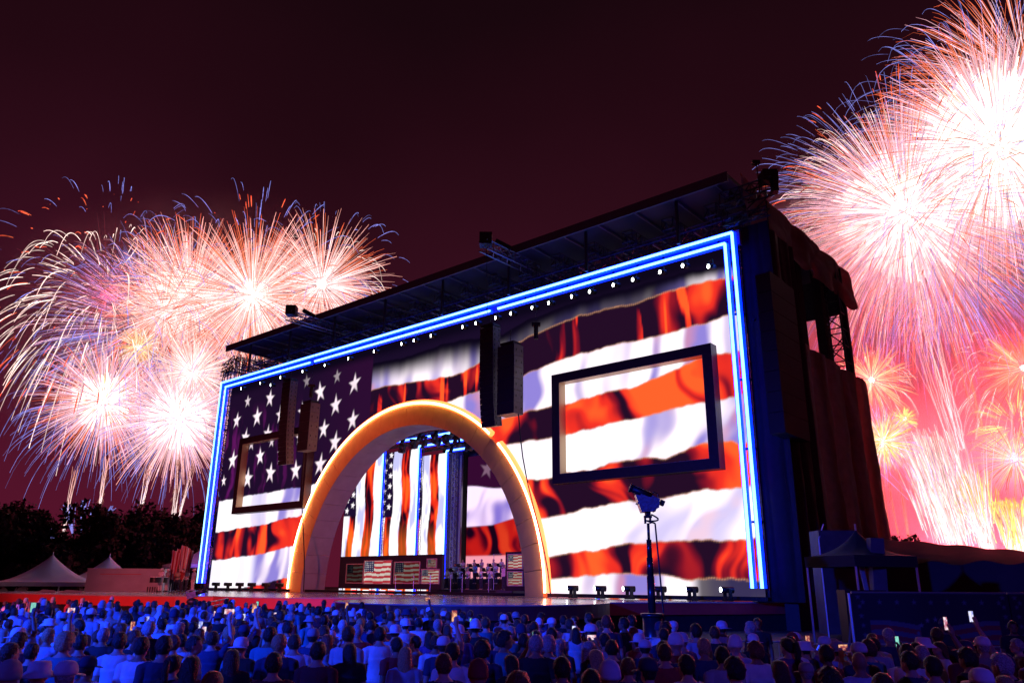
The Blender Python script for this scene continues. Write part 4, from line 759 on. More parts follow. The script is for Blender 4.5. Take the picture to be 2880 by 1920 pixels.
# ---- the crowd
LOOK = F(26, 2, 0)
def yaw_to(p, tgt): return math.atan2(-(tgt[0]-p[0]), tgt[1]-p[1])
def row_name(d): return 'nearest row' if d < 7 else 'close up' if d < 9.5 else 'mid-crowd' if d < 15 else 'towards the front' if d < 22 else 'far forward'
EXPL = [  # px, py of the head top; pose, female, hair, style, shirt, hat, label
 (58, 1773, 'down', 0, 'brown', 'bushy', 'maroon', None, 'person with bushy brown hair in a maroon top at the far left edge'),
 (116, 1848, 'down', 0, 'dark', 'short', 'purple', 'bucket', 'person in a pale bucket hat and purple top near the bottom left corner'),
 (340, 1773, 'down', 0, 'dark', 'short', 'white', None, 'tall person with short dark hair in a plain white shirt, left foreground'),
 (401, 1785, 'down', 0, 'dark', 'short', 'white', None, 'short-haired person in white just right of the tall white-shirted one, left foreground'),
 (490, 1831, 'down', 1, 'dark', 'tail', 'black', None, 'person with a dark ponytail and black top in the left foreground'),
 (459, 1736, 'down', 0, 'dark', 'short', 'light blue', None, 'person with black hair in a light blue shirt below the performers'),
 (291, 1712, 'down', 0, 'dark', 'short', 'white', None, 'person in white behind the blond one, left of the performers'),
 (220, 1733, 'down', 1, 'blond', 'long', 'light blue', None, 'person with long blond hair in the left half of the crowd'),
 (294, 1761, 'down', 0, 'grey', 'short', 'black', None, 'grey-haired person in a black shirt on the left'),
 (116, 1722, 'down', 1, 'dark', 'bushy', 'navy', None, 'person with bushy dark hair and navy top at left, below the tents'),
 (600, 1880, 'down', 0, 'auburn', 'short', 'black', None, 'auburn head cut by the bottom edge left of the arch'),
 (230, 1779, 'down', 0, 'dark', 'short', 'red', None, 'dark-haired person in a red shirt, left foreground'),
 (600, 1770, 'high', 0, 'brown', 'short', 'navy', None, 'brown-haired person in navy with one arm raised left of the arch'),
 (655, 1816, 'down', 1, 'brown', 'long', 'black', None, 'person with long brown hair and black top below the left leg of the arch'),
 (190, 1850, 'down', 0, 'grey', 'short', 'purple', 'cap', 'person in a pale cap and purple shirt at bottom left'),
 (30, 1856, 'down', 0, 'dark', 'short', 'navy', 'beanie', 'person in a knitted hat at the bottom left corner'),
 (542, 1834, 'down', 1, 'dark', 'long', 'maroon', None, 'person with long dark hair and maroon top in the left foreground'),
 (545, 1745, 'both', 1, 'dark', 'short', 'striped', None, 'person in a grey striped top filming with both hands left of the arch'),
 (655, 1733, 'down', 0, 'grey', 'short', 'light blue', None, 'grey-haired person in light blue below the left leg of the arch'),
 (689, 1752, 'high', 0, 'dark', 'short', 'black', 'cap', 'person in a black shirt and cap with a raised arm, below the arch foot'),
 (773, 1828, 'down', 0, 'dark', 'short', 'maroon', None, 'short dark-haired person in a maroon shirt, bottom centre-left'),
 (830, 1779, 'down', 0, 'brown', 'short', 'white', None, 'close-cropped person in a white tee, centre-left foreground'),
 (812, 1742, 'down', 0, 'dark', 'bushy', 'white', None, 'person with bushy black hair in white, centre-left'),
 (882, 1762, 'down', 0, 'dark', 'short', 'navy', 'cap', 'person in a grey peaked cap and navy shirt, centre-left'),
 (965, 1739, 'down', 0, 'white', 'short', 'light blue', None, 'white-haired person in light blue below the arch'),
 (985, 1800, 'down', 1, 'dark', 'long', 'black', None, 'person with long black hair and black top, dark shape at centre'),
 (1070, 1758, 'down', 0, 'dark', 'short', 'white', None, 'tall slim person with dark hair in a long white shirt at centre'),
 (1112, 1752, 'down', 0, 'dark', 'short', 'grey', 'backcap', 'person in a backward cap and grey shirt at centre'),
 (1179, 1733, 'down', 0, 'dark', 'short', 'white', None, 'dark-haired person in a white tee right of the backward cap'),
 (1208, 1704, 'both', 0, 'dark', 'short', 'light blue', 'cap', 'person in a white cap standing tall against the dark thrust platform'),
 (1250, 1715, 'down', 0, 'dark', 'short', 'navy', 'cap', 'person in a white cap and navy shirt below the thrust platform'),
 (1210, 1767, 'down', 1, 'dark', 'long', 'purple', None, 'person with long dark hair in purple, centre of the crowd'),
 (1250, 1831, 'down', 0, 'auburn', 'short', 'navy', None, 'auburn-haired person in navy, bottom centre'),
 (1346, 1854, 'down', 0, 'dark', 'short', 'black', 'beanie', 'person in a dark red knitted hat at bottom centre'),
 (1357, 1794, 'down', 0, 'dark', 'bushy', 'navy', None, 'person with big dark hair and navy top right of centre'),
 (1142, 1810, 'down', 1, 'blond', 'long', 'light blue', None, 'person with long blond hair in light blue, bottom centre'),
 (922, 1776, 'down', 1, 'auburn', 'long', 'grey', None, 'person with long auburn hair in grey, centre-left'),
 (1418, 1724, 'both', 0, 'dark', 'short', 'striped', 'cap', 'person in a white cap filming with both hands below the arch foot'),
 (815, 1697, 'down', 0, 'dark', 'short', 'white', 'cap', 'person in a bright white cap in front of the red fascia'),
 (924, 1704, 'down', 0, 'dark', 'short', 'grey', 'cap', 'person in a white cap and grey shirt below the arch opening'),
 (1474, 1776, 'down', 0, 'dark', 'short', 'black', None, 'dark-haired person in black right of centre'),
 (1552, 1760, 'down', 0, 'dark', 'short', 'navy', None, 'dark-haired person in navy left of the camera column'),
 (1552, 1733, 'down', 0, 'grey', 'short', 'light blue', 'cap', 'person in a white cap behind the navy shirt left of the camera column'),
 (1620, 1758, 'both', 1, 'dark', 'long', 'striped', None, 'person with long dark hair and striped top left of the camera column'),
 (1676, 1817, 'down', 1, 'blond', 'long', 'navy', None, 'person with long golden hair below the camera column'),
 (1581, 1840, 'down', 0, 'dark', 'short', 'light blue', None, 'dark-haired person in pale blue at the bottom, right of centre'),
 (1715, 1857, 'down', 0, 'dark', 'short', 'black', 'beanie', 'person in a pale blue knitted hat at the bottom, below the camera column'),
 (1823, 1842, 'down', 0, 'dark', 'short', 'light blue', 'cap', 'person in a dark navy cap and pale shirt, bottom right of centre'),
 (1930, 1834, 'down', 0, 'dark', 'short', 'white', None, 'dark-haired person with a white collar, bottom right of centre'),
 (1865, 1797, 'down', 0, 'dark', 'short', 'navy', None, 'dark-haired person in navy right of the camera column'),
 (1893, 1742, 'down', 0, 'white', 'short', 'navy', 'cap', 'person in a pale cap standing by the pit right of the camera column'),
 (1917, 1773, 'down', 0, 'grey', 'short', 'purple', 'backcap', 'person in a pale backward cap and purple shirt right of the camera column'),
 (2067, 1785, 'down', 0, 'white', 'short', 'light blue', 'beanie', 'person in a white knitted hat below the right blue tubes'),
 (2123, 1797, 'down', 0, 'auburn', 'bushy', 'white', None, 'person with full auburn hair in a white shirt, right foreground'),
 (2064, 1840, 'down', 0, 'dark', 'bushy', 'black', None, 'dark bushy-haired person in black, right foreground'),
 (1458, 1880, 'down', 0, 'auburn', 'bushy', 'maroon', None, 'auburn head cut by the bottom edge right of centre'),
 (1663, 1874, 'down', 0, 'dark', 'short', 'maroon', None, 'dark head low at the bottom edge below the camera column'),
 (2221, 1785, 'down', 0, 'dark', 'bushy', 'white', None, 'person with round dark hair in a bright white shirt at right'),
 (2322, 1807, 'down', 0, 'dark', 'short', 'maroon', None, 'dark-haired person in maroon left of the printed fence'),
 (2414, 1825, 'down', 0, 'bald', 'short', 'light blue', None, 'bald person in a pale blue tee in front of the printed fence'),
 (2414, 1800, 'both', 0, 'dark', 'short', 'navy', 'cap', 'person in a pale cap filming behind the bald one'),
 (2497, 1762, 'down', 0, 'grey', 'short', 'navy', None, 'tall grey-haired person in navy in front of the printed fence'),
 (2595, 1785, 'both', 0, 'dark', 'short', 'white', 'bucket', 'person in a wide white hat filming in front of the printed fence'),
 (2555, 1825, 'down', 0, 'dark', 'short', 'navy', None, 'dark-haired person in navy in front of the wide white hat'),
 (2620, 1838, 'down', 0, 'dark', 'short', 'teal', None, 'dark-haired person in teal at lower right'),
 (2757, 1871, 'down', 0, 'dark', 'short', 'black', 'cap', 'person in a white cap at the bottom right'),
 (2812, 1831, 'down', 0, 'grey', 'bushy', 'purple', None, 'person with full grey hair in purple at the right edge'),
 (2717, 1815, 'high', 0, 'dark', 'bushy', 'black', None, 'person with bushy dark hair holding up a phone at right'),
 (2190, 1846, 'down', 1, 'brown', 'long', 'white', None, 'person with long brown hair in white at right foreground'),
 (2330, 1868, 'down', 0, 'dark', 'bushy', 'navy', None, 'dark curly head at the bottom edge, right side'),
 (2480, 1885, 'down', 0, 'brown', 'short', 'light blue', None, 'brown head at the bottom edge, right side')]
placed = []; pk = 0
HATC = {'white': (.72, .72, .76), 'grey': (.28, .28, .3), 'dark': (.03, .035, .08), 'red': (.22, .02, .03), 'pale': (.5, .55, .68), 'black': (.02, .02, .022)}
for e in EXPL:
    px, py, pose, fem, hair, style, shirt, hat, lab = e
    h = 1.67 if 'tall' in lab else 1.57 if fem else 1.62
    top = h+(.03 if hat or style == 'bushy' else .02); d = direction(px, py); k = (top-CAM_Z)/d[2]; p = np.array([d[0]*k, d[1]*k, 0.])
    hc = 'red' if 'red knit' in lab else 'dark' if 'navy cap' in lab or 'black shirt and cap' in lab else 'grey' if 'grey peaked' in lab or 'corner' in lab and hat == 'beanie' else 'pale' if 'pale' in lab else 'white'
    t = person(p, yaw_to(p, LOOK)+random.uniform(-.2, .35), lab, 'people in the crowd', pose, bool(fem), random.choice([0, 0, 1, 1, 2, 3, 4]), hair, style, shirt, hat, HATC[hc], h)
    placed.append(p[:2])
    if pose in ('both', 'high') and 'arm up' not in lab:
        phone(t, pose, pk, ' '.join(('lit phone held up by the '+lab.split(',')[0].replace('person', 'one', 1)).split()[:16]), 'phones held up in the crowd', pk % 3 == 0); pk += 1
def front_dist(azd):     # how far the crowd reaches for each viewing azimuth (degrees)
    return np.interp(azd, [-40, -34, -20, -12, -4, 2, 8, 14, 20, 26, 34], [38, 38, 34, 28.5, 24, 20.5, 17.5, 16, 15, 14.5, 14.5])
spots = []; tries = 0
while len(spots) < 400 and tries < 80000:
    tries += 1; azd = random.uniform(-36, 35); az = R_(azd); fd = front_dist(azd); r = math.sqrt(random.uniform(8.2**2, fd**2)); p = np.array([r*math.sin(az), r*math.cos(az)]); gap = .60 if r < 14 else .72
    if any((q[0]-p[0])**2+(q[1]-p[1])**2 < gap*gap for q in placed): continue
    if r < 9.5 and any(abs(math.atan2(q[0], q[1])-az) < .035 and np.hypot(*q) > r for q in placed[:len(EXPL)]): continue      # keep the people singled out above in view
    placed.append(p); spots.append((r, azd, p))
spots.sort(key=lambda q: q[0]); USED = set(); NIND = 300-len(EXPL)-6
def looks():
    fem = random.random() < .42; hair = random.choice(['dark', 'dark', 'dark', 'dark', 'brown', 'brown', 'brown', 'blond', 'grey', 'auburn']); style = random.choice(['long', 'long', 'tail', 'short']) if fem else random.choice(['short', 'short', 'short', 'bushy'])
    hat = random.choice(['cap', 'cap', 'backcap', 'bucket', 'beanie']) if random.random() < .22 else None; hcn = random.choice(['white', 'white', 'pale', 'dark', 'grey', 'red'])
    shirt = random.choice(['white', 'white', 'light blue', 'grey', 'navy', 'navy', 'black', 'black', 'maroon', 'purple', 'striped', 'teal', 'tan', 'red']); pose = random.choices(['down', 'front', 'both', 'high'], [.70, .18, .09, .03])[0]
    if fem and pose in ('high', 'front'): fem = False; style = 'short'
    return fem, hair, style, hat, hcn, shirt, pose
for r, azd, p in spots[:NIND]:
    side_ = 'at the far left' if azd < -24 else 'on the left' if azd < -12 else 'left of centre' if azd < -3 else 'right of centre' if azd < 9 else 'on the right' if azd < 22 else 'at the far right'
    for k in range(60):
        fem, hair, style, hat, hcn, shirt, pose = looks()
        hd_ = (hcn+' '+{'cap': 'cap', 'backcap': 'backward cap', 'bucket': 'bucket hat', 'beanie': 'knitted hat'}[hat]) if hat else ({'long': 'long ', 'tail': 'tied ', 'bushy': 'bushy ', 'short': 'short '}[style]+hair+' hair')
        lab = 'person with %s in %s, %s %s%s' % (hd_, shirt, row_name(r), side_, ', arms raised' if pose == 'both' else ', one arm up' if pose == 'high' else '')
        if len(lab.split()) > 16: lab = lab.replace(', arms raised', '').replace(', one arm up', '').replace('towards the front', 'forward')
        if lab not in USED: break
    USED.add(lab); p3 = np.array([p[0], p[1], 0.]); h = random.gauss(1.55 if fem else 1.63, .05)
    t = person(p3, yaw_to(p3, LOOK)+random.gauss(0, .35)+(random.choice((-1.1, 1.2, .9)) if random.random() < .16 else 0), lab, 'people in the crowd', pose, fem, random.choice([0, 0, 1, 1, 2, 3, 4]), hair, style, shirt, hat, HATC[hcn], h, full=r < 14)
    plab = ' '.join(('lit phone held by a '+lab.split(',')[0]+' '+side_).split()[:14]+[row_name(r).split()[0]])
    if pose in ('both', 'high') and plab not in USED: USED.add(plab); phone(t, pose, pk, plab, 'phones held up in the crowd', random.random() < .3); pk += 1
# the rest of the crowd, farthest off, too many and too small to tell apart: one object
CO = {}
for pz in ('down', 'front', 'both'):
    V, N, Q, L, T = person_mesh(POSES[pz], False, .032); rel = V-HC
    reg = np.where((L == 'head') & ((rel[:, 2] > .06) | ((rel[:, 1] < .03) & (rel[:, 2] > -.08))), 1, np.where((L == 'torso') | ((L == 'uarm') & (T < .66)), 2, np.where((L == 'thigh') | (L == 'shin') | (L == 'foot'), 3, 0))); CO[pz] = (V+N*np.where(reg == 2, .016, np.where(reg == 1, .010, 0))[:, None], Q, reg)
Vs, Qs, Cs, k0 = [], [], [], 0
for r, azd, p in spots[NIND:]:
    fem, hair, style, hat, hcn, shirt, pose = looks(); V, Q, reg = CO['both' if pose in ('both', 'high') else pose]; a = yaw_to((p[0], p[1]), LOOK)+random.gauss(0, .4); sc = random.gauss(1.62, .07)/1.75; c, s_ = math.cos(a), math.sin(a)
    X = V*sc; Vs.append(np.stack([X[:, 0]*c-X[:, 1]*s_+p[0], X[:, 0]*s_+X[:, 1]*c+p[1], X[:, 2]], 1)); Qs.append(Q+k0); k0 += len(V)
    Cs.append(np.array([random.choice(SKINS), HATC[hcn] if hat else HAIRC[hair], SHIRTC[shirt], (.03, .035, .06)])[reg])
o = link('far_crowd', np_mesh('far_crowd', np.concatenate(Vs), np.concatenate(Qs), M_PRINT, np.concatenate(Cs), True)); tag(o, 'mass of small far-off people in front of the red fascia', 'crowd', kind='stuff')
# people beyond the crowd
for px, py, hh, lab, sh, hat, yaw in ((1755, 1732, 1.70, 'person in a dark suit in the pit, turned to the left, beside the camera column', 'black', None, 1.2), (2129, 1734, 1.66, 'person in black in the pit facing the crowd below the right blue tubes', 'black', None, 2.9), (2653, 1736, 1.72, 'guard in black with a cap facing the crowd in front of the printed fence', 'black', 'cap', 3.0), (2845, 1742, 1.68, 'guard in black at the right end of the printed fence', 'black', None, 2.8), (785, 1694, 1.7, 'person in a dark top looking back at the foot of the red platform', 'black', None, 1.9)):
    d = direction(px, py); k = (hh+.02-CAM_Z)/d[2]; p = np.array([d[0]*k, d[1]*k, 0.]); person(p, yaw, lab, None, 'down', False, 3, 'dark', 'short', sh, hat, HATC['dark'], hh)

# ---- orchestra and performers
mi = 0
for r in range(3):
    for c in range(6):
        u = 24.3+c*1.2+r*2.0; o = -6.8-3*r+.3*(c % 2); z = DECK+.35+.45*r+.005
        t = person(F(u, o, z), YAWF+math.pi+random.uniform(-.4, .4)+.0, 'musician in %s on the %s row of the bandstand, %s from the right' % (['white', 'pale blue', 'striped'][r], ['front', 'middle', 'back'][r], ORD[c]), 'musicians on the bandstand', 'front', False, random.randrange(5), random.choice(['dark', 'brown', 'grey']), 'short', ['white', 'light blue', 'striped'][r], None, h=1.7, full=False); mi += 1
        s = thing('music_stand', 'black music stand before the %s-row musician, %s from the right' % (['front', 'middle', 'back'][r], ORD[c]), 'music stand', F(u, o+.55, z), YAWF, 'music stands'); m = MB(); m.bar((0, 0, 0), (0, 0, 1.05), .015, 5); m.build('pole', M_BLACK, None).parent = s; m = MB(); m.box((0, 0, 1.15), (.5, .03, .34), Matrix.Rotation(.4, 3, 'X')); m.build('desk', M_BLACK, None).parent = s
        m = MB(); m.box((0, .04, 1.22), (.4, .02, .05)); m.build('lamp', mat('stand_lamp', (1, 1, 1), .4, emit=(.75, .85, 1), es=2.0), None).parent = s
        m = MB(); [m.bar((0, 0, .22), (.22*math.cos(q), .22*math.sin(q), .01), .012, 4) for q in (0, 2.1, 4.2)]; m.build('tripod', M_BLACK, None).parent = s
person(F(22.6, -4.9, DECK+.4), YAWF+.0, 'conductor in white on a small podium facing the orchestra', None, 'both', False, 0, 'grey', 'short', 'white', h=1.85)
t = thing('podium', 'small black conductor podium inside the arch', 'podium', F(22.6, -4.9, DECK)); m = MB(); m.box(F(22.6, -4.9, DECK+.2), (1.2, 1.2, .38)); m.build('box', M_DARKPANEL, t); m = MB(); [m.bar(F(22.6+a, -4.4, DECK+.39), F(22.6+a, -4.4, DECK+3.0), .02, 5) for a in (-.6, .6)]; m.bar(F(22, -4.4, DECK+3.0), F(23.2, -4.4, DECK+3.0), .02, 5); m.build('rail', M_METAL, t)
for i, (u, o) in enumerate(((29.5, -2), (31.4, -1.8), (25.6, -2.2), (23.9, -1.7), (21.9, -2.4), (27.2, -1.6))):
    t = thing('microphone_stand', 'thin microphone stand inside the arch, %s from the left' % ORD[[1, 0, 3, 4, 5, 2][i]], 'microphone stand', F(u, o, DECK), 0, 'microphone stands inside the arch'); m = MB(); m.bar((0, 0, 0), (0, 0, 1.5), .022, 5); m.build('pole', M_METAL, None).parent = t; m = MB(); m.lathe([(.16, 0), (.16, .02), (.03, .04)], n=12); m.build('base', M_BLACK, None).parent = t; m = MB(); m.bar((0, 0, 1.5), (.05, -.12, 1.58), .03, 8); m.build('microphone', M_BLACK, None).parent = t
# performers at the left end of the deck
PL = at(452, 1662, 68); PL[2] = DECK+.005
def on_deck(px, Y): d = direction(px, 1660); k = Y/d[1]; return np.array([d[0]*k, Y, DECK+.005])
PERF = [(448, 66, 'white', 'drummer in white trousers with a flat white hat at the left end of the deck', 'front', True), (466, 68, 'grey', 'drummer in grey behind the white-hatted one', 'front', True), (480, 69, 'maroon', 'performer in maroon left of the red-clad one', 'high', False), (495, 68, 'tan', 'performer in tan under the hanging flags', 'front', False), (508, 67, 'red', 'performer in bright red under the hanging flags', 'high', False), (520, 69, 'striped', 'performer in a striped coat next to the red one', 'front', False), (540, 66, 'light blue', 'performer in a pale blue-lit coat beside the left blue tubes', 'down', True)]
for i, (px, Y, sh, lab, pose, hat) in enumerate(PERF):
    p = on_deck(px, Y); t = person(p, 2.6+random.uniform(-.5, .5), lab, 'performers at the left of the deck', pose, False, i, 'dark', 'short', sh, 'bucket' if hat else None, HATC['white'], 1.85)
    for ch in t.children:
        if ch.name.startswith('trousers') and (i in (0, 1, 6)): ch.data = ch.data.copy(); ch.data.materials[0] = mat('white_trousers', (.65, .62, .62), .85)
for i, (px, Y) in enumerate(((440, 65.4), (458, 67.4))):
    p = on_deck(px, Y); t = thing('drum', ('large' if i == 0 else 'small')+' drum with a white head carried by a drummer at left', 'drum', p+np.array([0, -.45, .95])); m = MB(); m.lathe([(.42, -.22), (.42, .18)], n=20); m.build('shell', M_BLACK, None).parent = t; m = MB(); m.lathe([(.435, .182), (.435, .225)], n=20); m.build('drum_head', M_WHITE, None).parent = t
def hanging_flag(p, h, label, seed):
    t = thing('flag', label, 'flag', p, 0, 'flags above the performers'); m = MB(); m.bar((0, 0, 0), (0, 0, h), .03, 6); m.build('pole', M_METAL, None).parent = t
    nx, nz_ = 26, 30; S, H = np.meshgrid(np.linspace(0, 1, nx), np.linspace(0, 1, nz_)); w = .75*(1-.25*H); x = (S-.1)*w; y = .13*np.sin(S*17+seed+H*2)*(1-.3*H); z = h-.05-H*2.3-.25*S*S
    C = np.where(((S*9).astype(int) % 2 == 0)[..., None], np.array((.5, .03, .04)), np.array((.6, .5, .48))).reshape(-1, 3); i = np.arange(nz_-1)[:, None]*nx+np.arange(nx-1)[None, :]; Q = np.stack([i, i+1, i+nx+1, i+nx], -1).reshape(-1, 4)
    link('cloth', np_mesh('cloth', np.stack([x.ravel(), y.ravel(), z.ravel()], 1), Q, M_PRINT, C, True), t)
for i, (px, Y, h) in enumerate(((472, 68.5, 3.4), (484, 69, 3.55), (497, 68, 3.8), (510, 69, 3.6))): hanging_flag(on_deck(px, Y), h, 'red and white striped flag drooping from a pole above the performers, %s from the left' % ORD[i], i*1.7)
for i, (px, Y, w) in enumerate(((127, 58, 1.0), (197, 57, 1.2))):
    d = direction(px, 1667); p = np.array([d[0]/d[1]*Y, Y, DECK]); t = thing('monitor_wedge', ('left' if i == 0 else 'right')+' of two wedge boxes at the far left end of the deck', 'monitor', p-np.array([0, 0, .55]), .25)
    a = w*.5; m = MB(); m.add([(-a*1.6, -.4, 0), (a*1.6, -.4, 0), (a*1.6, .4, 0), (-a*1.6, .4, 0), (-a*1.6, -.3, .42), (a*.6, -.3, .42), (a*1.2, 0, .72), (-a*.4, 0, .78), (a*.6, .3, .42), (-a*1.6, .3, .42)], [(0, 3, 2, 1), (0, 1, 5, 4), (1, 2, 8, 6), (1, 6, 5), (2, 3, 9, 8), (3, 0, 4, 9), (4, 5, 6, 7), (7, 6, 8, 9), (4, 7, 9)]); m.build('cabinet', mat('wedge_grey', (.16, .15, .18), .6), None).parent = t
    m = MB(); m.box((a*1.05, -.02, .45), (.04, .3, .25)); m.build('grille', M_SPK, None).parent = t

# ---- robotic camera on a telescopic column
CP = np.array([4.35, 25.0, 0]); t = thing('camera_column', 'robotic camera under a clear cover on a tall telescopic column', 'camera', CP)
for r, z0, z1 in ((.30, .01, 1.35), (.36, 1.36, 1.46), (.12, 1.47, 2.55), (.10, 2.55, 3.10), (.08, 3.10, 3.65), (.045, 3.65, 4.15)):
    m = MB(); m.bar(CP+np.array([0, 0, z0]), CP+np.array([0, 0, z1]), r, 16); m.build('column_stage', mat('column_grey', (.03, .03, .04), .3, .5), t, True)
m = MB(); m.box(CP+np.array([-.09, 0, 4.24]), (.05, .15, .2)); m.box(CP+np.array([.07, 0, 4.24]), (.05, .15, .2)); m.box(CP+np.array([0, 0, 4.35]), (.24, .16, .07)); m.build('mount', M_BLACK, t)
m = MB(); m.box(CP+np.array([0, 0, 4.5]), (.16, .2, .26)); m.build('head_motor', M_BLACK, t)
rt = Matrix.Rotation(.42, 3, 'Y')
m = MB(); m.box(CP+np.array([.02, 0, 4.82]), (.62, .4, .42), rt); c = m.build('camera_body', M_PLASTICBAG, t)
m = MB(); vs = [(-.40, 0, 5.02), (.36, 0, 4.9), (.33, 0, 4.62), (.12, 0, 4.5), (-.22, 0, 4.48), (-.30, 0, 4.7)]; V_ = []
for y in (-.25, .25): V_ += [CP+np.array([x*(1 if y < 0 else .9), y, z]) for x, _, z in vs]
m.add(V_, [tuple(range(5, -1, -1)), tuple(range(6, 12))]+[(i, (i+1) % 6, 6+(i+1) % 6, 6+i) for i in range(6)]); m.build('rain_cover', M_PLASTICBAG, t)
m = MB(); m.bar(CP+np.array([-.50, -.1, 5.23]), CP+np.array([.12, -.1, 4.98]), .12, 14); m.build('lens_barrel', M_BLACK, t, True); m = MB(); m.bar(CP+np.array([-.56, -.1, 5.254]), CP+np.array([-.50, -.1, 5.23]), .15, 14); m.build('lens_hood', M_BLACK, t)
m = MB(); m.path([CP+np.array(q) for q in ((.16, -.1, 5.02), (.2, -.1, 5.12), (.34, -.1, 5.05), (.34, -.1, 4.95))], .018); m.build('top_handle', M_BLACK, t)
m = MB(); m.box(CP+np.array([.46, -.05, 4.78]), (.14, .2, .16), rt); m.build('viewfinder', M_BLACK, t)
m = MB(); m.path([CP+np.array([.1+.22*math.sin(k*.5), -.05, 4.42-.02*k-.1*math.sin(k*.35)]) for k in range(10)]+[CP+np.array([.22+.02*k, 0, 4.15-.42*k]) for k in range(9)], .028, 6); m.build('cable', M_RUBBER, t)

# ---- jib camera at left in front of the deck
JP = at(541, 1672, 37); t = thing('jib_camera', 'small jib camera with a ladder-like arm in front of the red fascia', 'camera', JP)
m = MB(); m.box(JP, (.42, .3, .26), Matrix.Rotation(-.25, 3, 'Y')); m.build('camera_body', M_PLASTICBAG, t); m = MB(); m.bar(JP+np.array([.2, 0, .08]), JP+np.array([.62, 0, .2]), .09, 12); m.build('lens', M_BLACK, t, True); m = MB(); m.path([JP+np.array(q) for q in ((-.22, 0, -.1), (-.3, 0, .14), (-.1, 0, .22), (.1, 0, .2))], .025); m.build('guard_rail', M_METAL, t)
m = MB(); m.bar(JP+np.array([0, 0, -.14]), JP+np.array([0, 0, -.5]), .12, 12); ellipsoid(m, JP+np.array([.05, 0, -.3]), (.28, .2, .16)); m.build('pan_head', M_BLACK, t)
a = JP+np.array([.1, 0, -.45]); b = at(640, 1682, 40); m = MB(); m.bar(a, b, .03); m.bar(a-np.array([0, 0, .16]), b-np.array([0, 0, .22]), .03)
for k in range(9): q = a+(b-a)*k/8; m.bar(q, q-np.array([0, 0, .18]), .018, 4)
m.build('arm', M_METAL, t); m = MB(); m.bar((b[0], b[1], .01), b, .08); m.bar((JP[0], JP[1], .01), JP-np.array([0, 0, .5]), .05); m.build('pedestal', M_BLACK, t)

# ---- printed fence at right
fz = 2.13; FY = 20.0
def paint_fence(x0, x1, star_edge):
    def p(X, Z):
        C = np.zeros(X.shape+(3,)); C[:] = (.007, .006, .016); f = (X-x0)/(x1-x0)
        st = np.zeros(X.shape)
        for k in range(9): st = np.maximum(st, star_mask(X, Z, x0+(k+.6)*(x1-x0)/9.2, 1.93, .075))
        for k in range(7): st = np.maximum(st, star_mask(X, Z, x0+.14+.02*k, 2.05-.22*k, .07)); st = np.maximum(st, star_mask(X, Z, x1-.14, 2.05-.22*k, .07))
        C = lerp(C, (.07, .065, .10), st)
        yy = Z-.98-.06*np.sin(f*9)-.1*np.abs(f-.5); bun = (f > .1) & (f < .92) & (np.abs(f-.5) > .09); k = np.floor(yy/.11); ins = (yy > -.44) & (yy < .44) & bun
        C[ins & (k % 2 == 0)] = (.22, .010, .02); C[ins & (k % 2 == 1)] = (.085, .07, .09)
        for q in range(13):
            a = 2*math.pi*q/13; m_ = star_mask(X, Z, (x0+x1)/2+.42*math.cos(a), 1.12+.42*math.sin(a), .07); C = lerp(C, (.12, .11, .14), m_)
        return C
    return p
FN = thing('printed_fence', 'dark blue crowd fence printed with stars and striped bunting at lower right', 'fence', (11.5, FY, 0))
for i, (x0, x1) in enumerate(((8.42, 12.25), (12.27, 16.1), (16.12, 19.9))):
    nx, nz_ = 180, 100; X, Z = np.meshgrid(np.linspace(x0, x1, nx), np.linspace(.05, fz, nz_)); C = paint_fence(x0, x1, 0)(X, Z).reshape(-1, 3)
    k = np.arange(nz_-1)[:, None]*nx+np.arange(nx-1)[None, :]; Q = np.stack([k, k+1, k+nx+1, k+nx], -1).reshape(-1, 4); Yy = FY-.02+.015*np.sin(X*3)
    link('banner', np_mesh('banner', np.stack([X.ravel()-11.5, Yy.ravel()-FY, Z.ravel()], 1), Q, M_PRINT, C), FN); m = MB(); m.box(((x0+x1)/2, FY+.06, 1.07), (x1-x0-.01, .06, 2.1)); m.build('panel', M_BLKCLOTH, FN)
    m = MB(); m.bar((x0, FY+.02, fz+.02), (x1, FY+.02, fz+.02), .03, 6); m.build('top_rail', M_METAL, FN); m = MB(); m.bar((x0, FY+.15, .005), (x0, FY+.15, fz), .04); m.bar((x0, FY+.9, .005), (x0, FY+.15, 1.6), .03); m.build('post', M_METAL, FN)
# ---- crowd barriers
def barrier(p, yaw, label):
    t = thing('crowd_barrier', label, 'barrier', p, yaw, 'steel crowd barriers'); m = MB(); pts = [(-1.05, 0, .02), (-1.05, 0, .9), (-.95, 0, 1.08), (-.85, 0, 1.12), (.85, 0, 1.12), (.95, 0, 1.08), (1.05, 0, .9), (1.05, 0, .02)]; m.path(pts, .022, 6); m.bar((-1.05, 0, .2), (1.05, 0, .2), .018); m.build('frame', M_METAL, None).parent = t
    for k in range(15): m = MB(); m.bar((-.95+k*.136, 0, .2), (-.95+k*.136, 0, 1.11), .009, 4); m.build('bar', M_METAL, None).parent = t
    for s in (-.8, .8): m = MB(); m.box((s, 0, .015), (.08, .6, .02)); m.build('foot', M_METAL, None).parent = t
for i, (x, y, yw) in enumerate(((1.4, 20.0, -.35), (3.4, 19.0, -.4), (5.5, 18.2, -.25), (7.6, 17.6, -.2), (9.7, 17.1, -.2), (-.8, 21.0, -.42), (-2.8, 22.0, -.42))): barrier((x, y, 0), yw, 'steel crowd barrier along the pit, %s from the left' % ORD[[2, 3, 4, 5, 6, 1, 0][i]])

